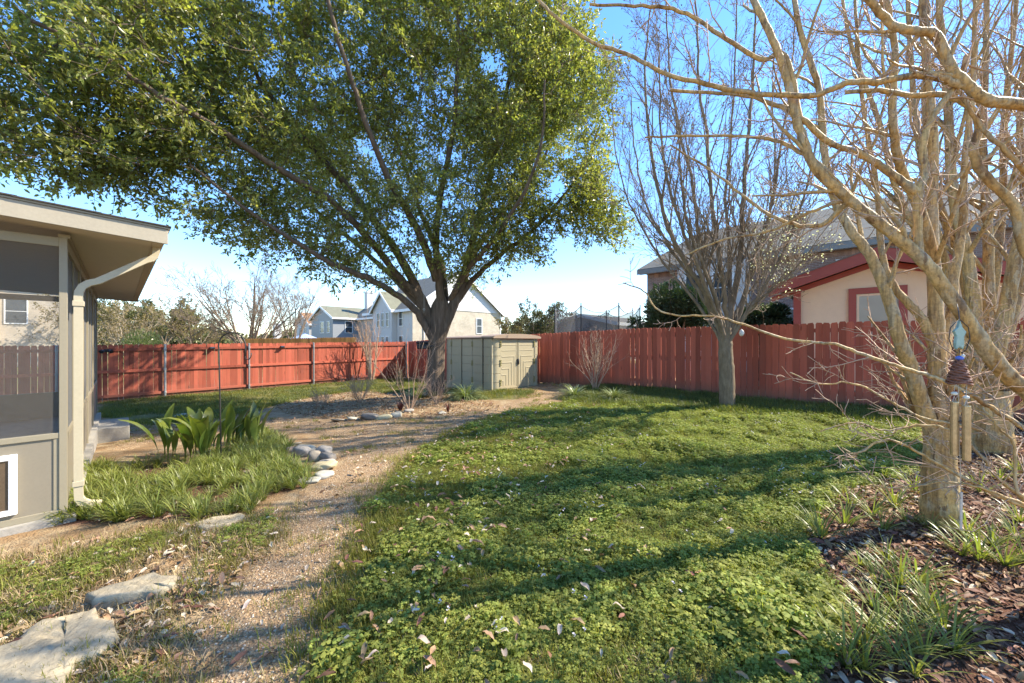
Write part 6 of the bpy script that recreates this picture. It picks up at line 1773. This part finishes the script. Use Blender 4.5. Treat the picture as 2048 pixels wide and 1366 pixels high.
MB().tube([sp0-ZV*.08, sp0-ZV*.5, sp0-ZV*.72, sp0-ZV*.95], .004, 5).build("chain", mat_plain("pale_wire", (.45, .42, .36), .5), sp)
pts = [sp0-ZV*.86+np.array([.035*math.cos(a)*(.4+.6*a/9.4), 0, .035*math.sin(a)*(.4+.6*a/9.4)]) for a in np.linspace(0, 9.4, 24)]
MB().tube(pts, [.004]*24, 5).build("small_spiral", mat_plain("pale_wire", (.45, .42, .36), .5), sp)

# ------------------------------------------------------------------ wind chime under the thick limb
dc = 1.72
cc = P(1917, 620, dc)
ch = thing("wind_chime", "wind chime of green glass star, wicker cone and brass tubes under a thick limb", "wind chime", P(1917, 900, dc))
M_starg, nt_, b_ = new_mat("green_glass_star"); b_.inputs['Base Color'].default_value = (.36, .52, .45, 1); b_.inputs['Roughness'].default_value = .25; b_.inputs['Transmission Weight'].default_value = .35
bump(nt_, noise(nt_, coords(nt_), 60, 3), .5, .003, b_)
M_brass = mat_plain("aged_brass", (.50, .38, .22), rough=.34, var=.25, scale=12, metal=.75, bmp=.05)
M_wick = mat_plain("brown_wicker", (.20, .085, .05), rough=.7, var=.35, scale=30, bmp=.3)
M_blue = mat_plain("blue_bead", (.09, .16, .55), rough=.2, var=.1)
M_cord = mat_plain("pale_cord", (.5, .44, .36), .8)
M_clear = mat_plain("pale_bead", (.68, .66, .56), .25)
PX = lambda x, y, dd=0.0: P(x, y, dc+dd)
# hanger wires
MB().tube([P(1914, 608, dc+.12), PX(1917, 622, .03), PX(1919, 640)], .0016, 4).build("hanger", M_iron, ch)
for sgn in (-1, 1):
    MB().tube([PX(1919, 638), PX(1919+18*sgn, 655), PX(1919+21*sgn, 678), PX(1919+13*sgn, 700), PX(1919+3*sgn, 706)], .0018, 5).build("star_frame", M_iron, ch, smooth=True)
# glass figure: a star with a long body
outl = [(1921, 640), (1926, 655), (1934, 664), (1929, 674), (1930, 688), (1927, 699), (1920, 693), (1914, 699), (1912, 686), (1914, 673), (1909, 662), (1917, 655)]
MB().prism([PX(a, b) for a, b in outl], (0, .012, 0)).build("glass_star", M_starg, ch, bevel=.003)
MB().tube([PX(1919, 699), PX(1918, 712)], .002, 4).build("link", M_iron, ch)
c_ = PX(1919, 716)
MB().lathe(c_, [(.004, -.010), (.012, -.007), (.015, 0), (.012, .007), (.004, .010)], 12).build("bead", M_blue, ch, smooth=True)
c_ = PX(1926, 712, -.01); MB().lathe(c_, [(.002, -.007), (.006, -.004), (.007, .002), (.003, .008)], 8).build("bead", M_clear, ch, smooth=True)
# wicker cone: stacked rings
top = PX(1918, 722); bot = PX(1917, 766); H_ = top[2]-bot[2]
wk = MB()
for k in range(13):
    f_ = k/12; r = .009+.030*f_**.75; zc = top-ZV*H_*f_; pts = [zc+np.array([r*math.cos(a), r*math.sin(a), .004*math.sin(3*a+k*1.7)]) for a in np.linspace(0, 2*math.pi, 19)]
    MB().tube(pts, .0048, 5, cap=False).build("wicker_ring", M_wick, ch)
wk.lathe(top-ZV*H_, [(.031, 0), (.027, H_*.35), (.017, H_*.75), (.005, H_)], 14).build("wicker_cone", M_wick, ch)
for (x0, yt, yb, dd) in ((1909, 803, 910, 0), (1933, 811, 921, -.03)):
    o_ = PX(x0, yt, dd); e_ = PX(x0, yb, dd); h_ = o_[2]-e_[2]
    MB().lathe(e_, [(.0130, 0), (.0138, .003), (.0138, h_-.003), (.0130, h_), (.011, h_), (.011, h_-.05)], 16).build("chime_tube", M_brass, ch, smooth=False)
    q_ = PX(x0-.5, yt-16, dd)
    MB().lathe(q_, [(.003, -.009), (.010, -.005), (.0115, 0), (.010, .005), (.003, .009)], 10).build("bead", M_clear, ch, smooth=True)
    cd = MB().tube([q_-ZV*.012, o_+np.array([-.011, 0, -.008])], .0014, 4); cd.tube([q_-ZV*.012, o_+np.array([.011, 0, -.008])], .0014, 4)
    cd.tube([q_+ZV*.012, PX(x0+1, 768, dd)], .0014, 4); cd.build("cord", M_cord, ch)
c_ = PX(1918, 842)
MB().lathe(c_, [(.024, -.003), (.026, -.001), (.026, .002), (.024, .004)], 18).build("clapper", mat_plain("dark_wood", (.10, .06, .035), .6), ch)
MB().tube([PX(1917, 766), c_, PX(1924, 1050, .1)], .0016, 4).build("cord", M_cord, ch)
MB().prism([PX(1921, 985), PX(1926, 985), PX(1925, 1062), PX(1921, 1058)], (0, .004, 0)).build("wind_paddle", M_cord, ch)
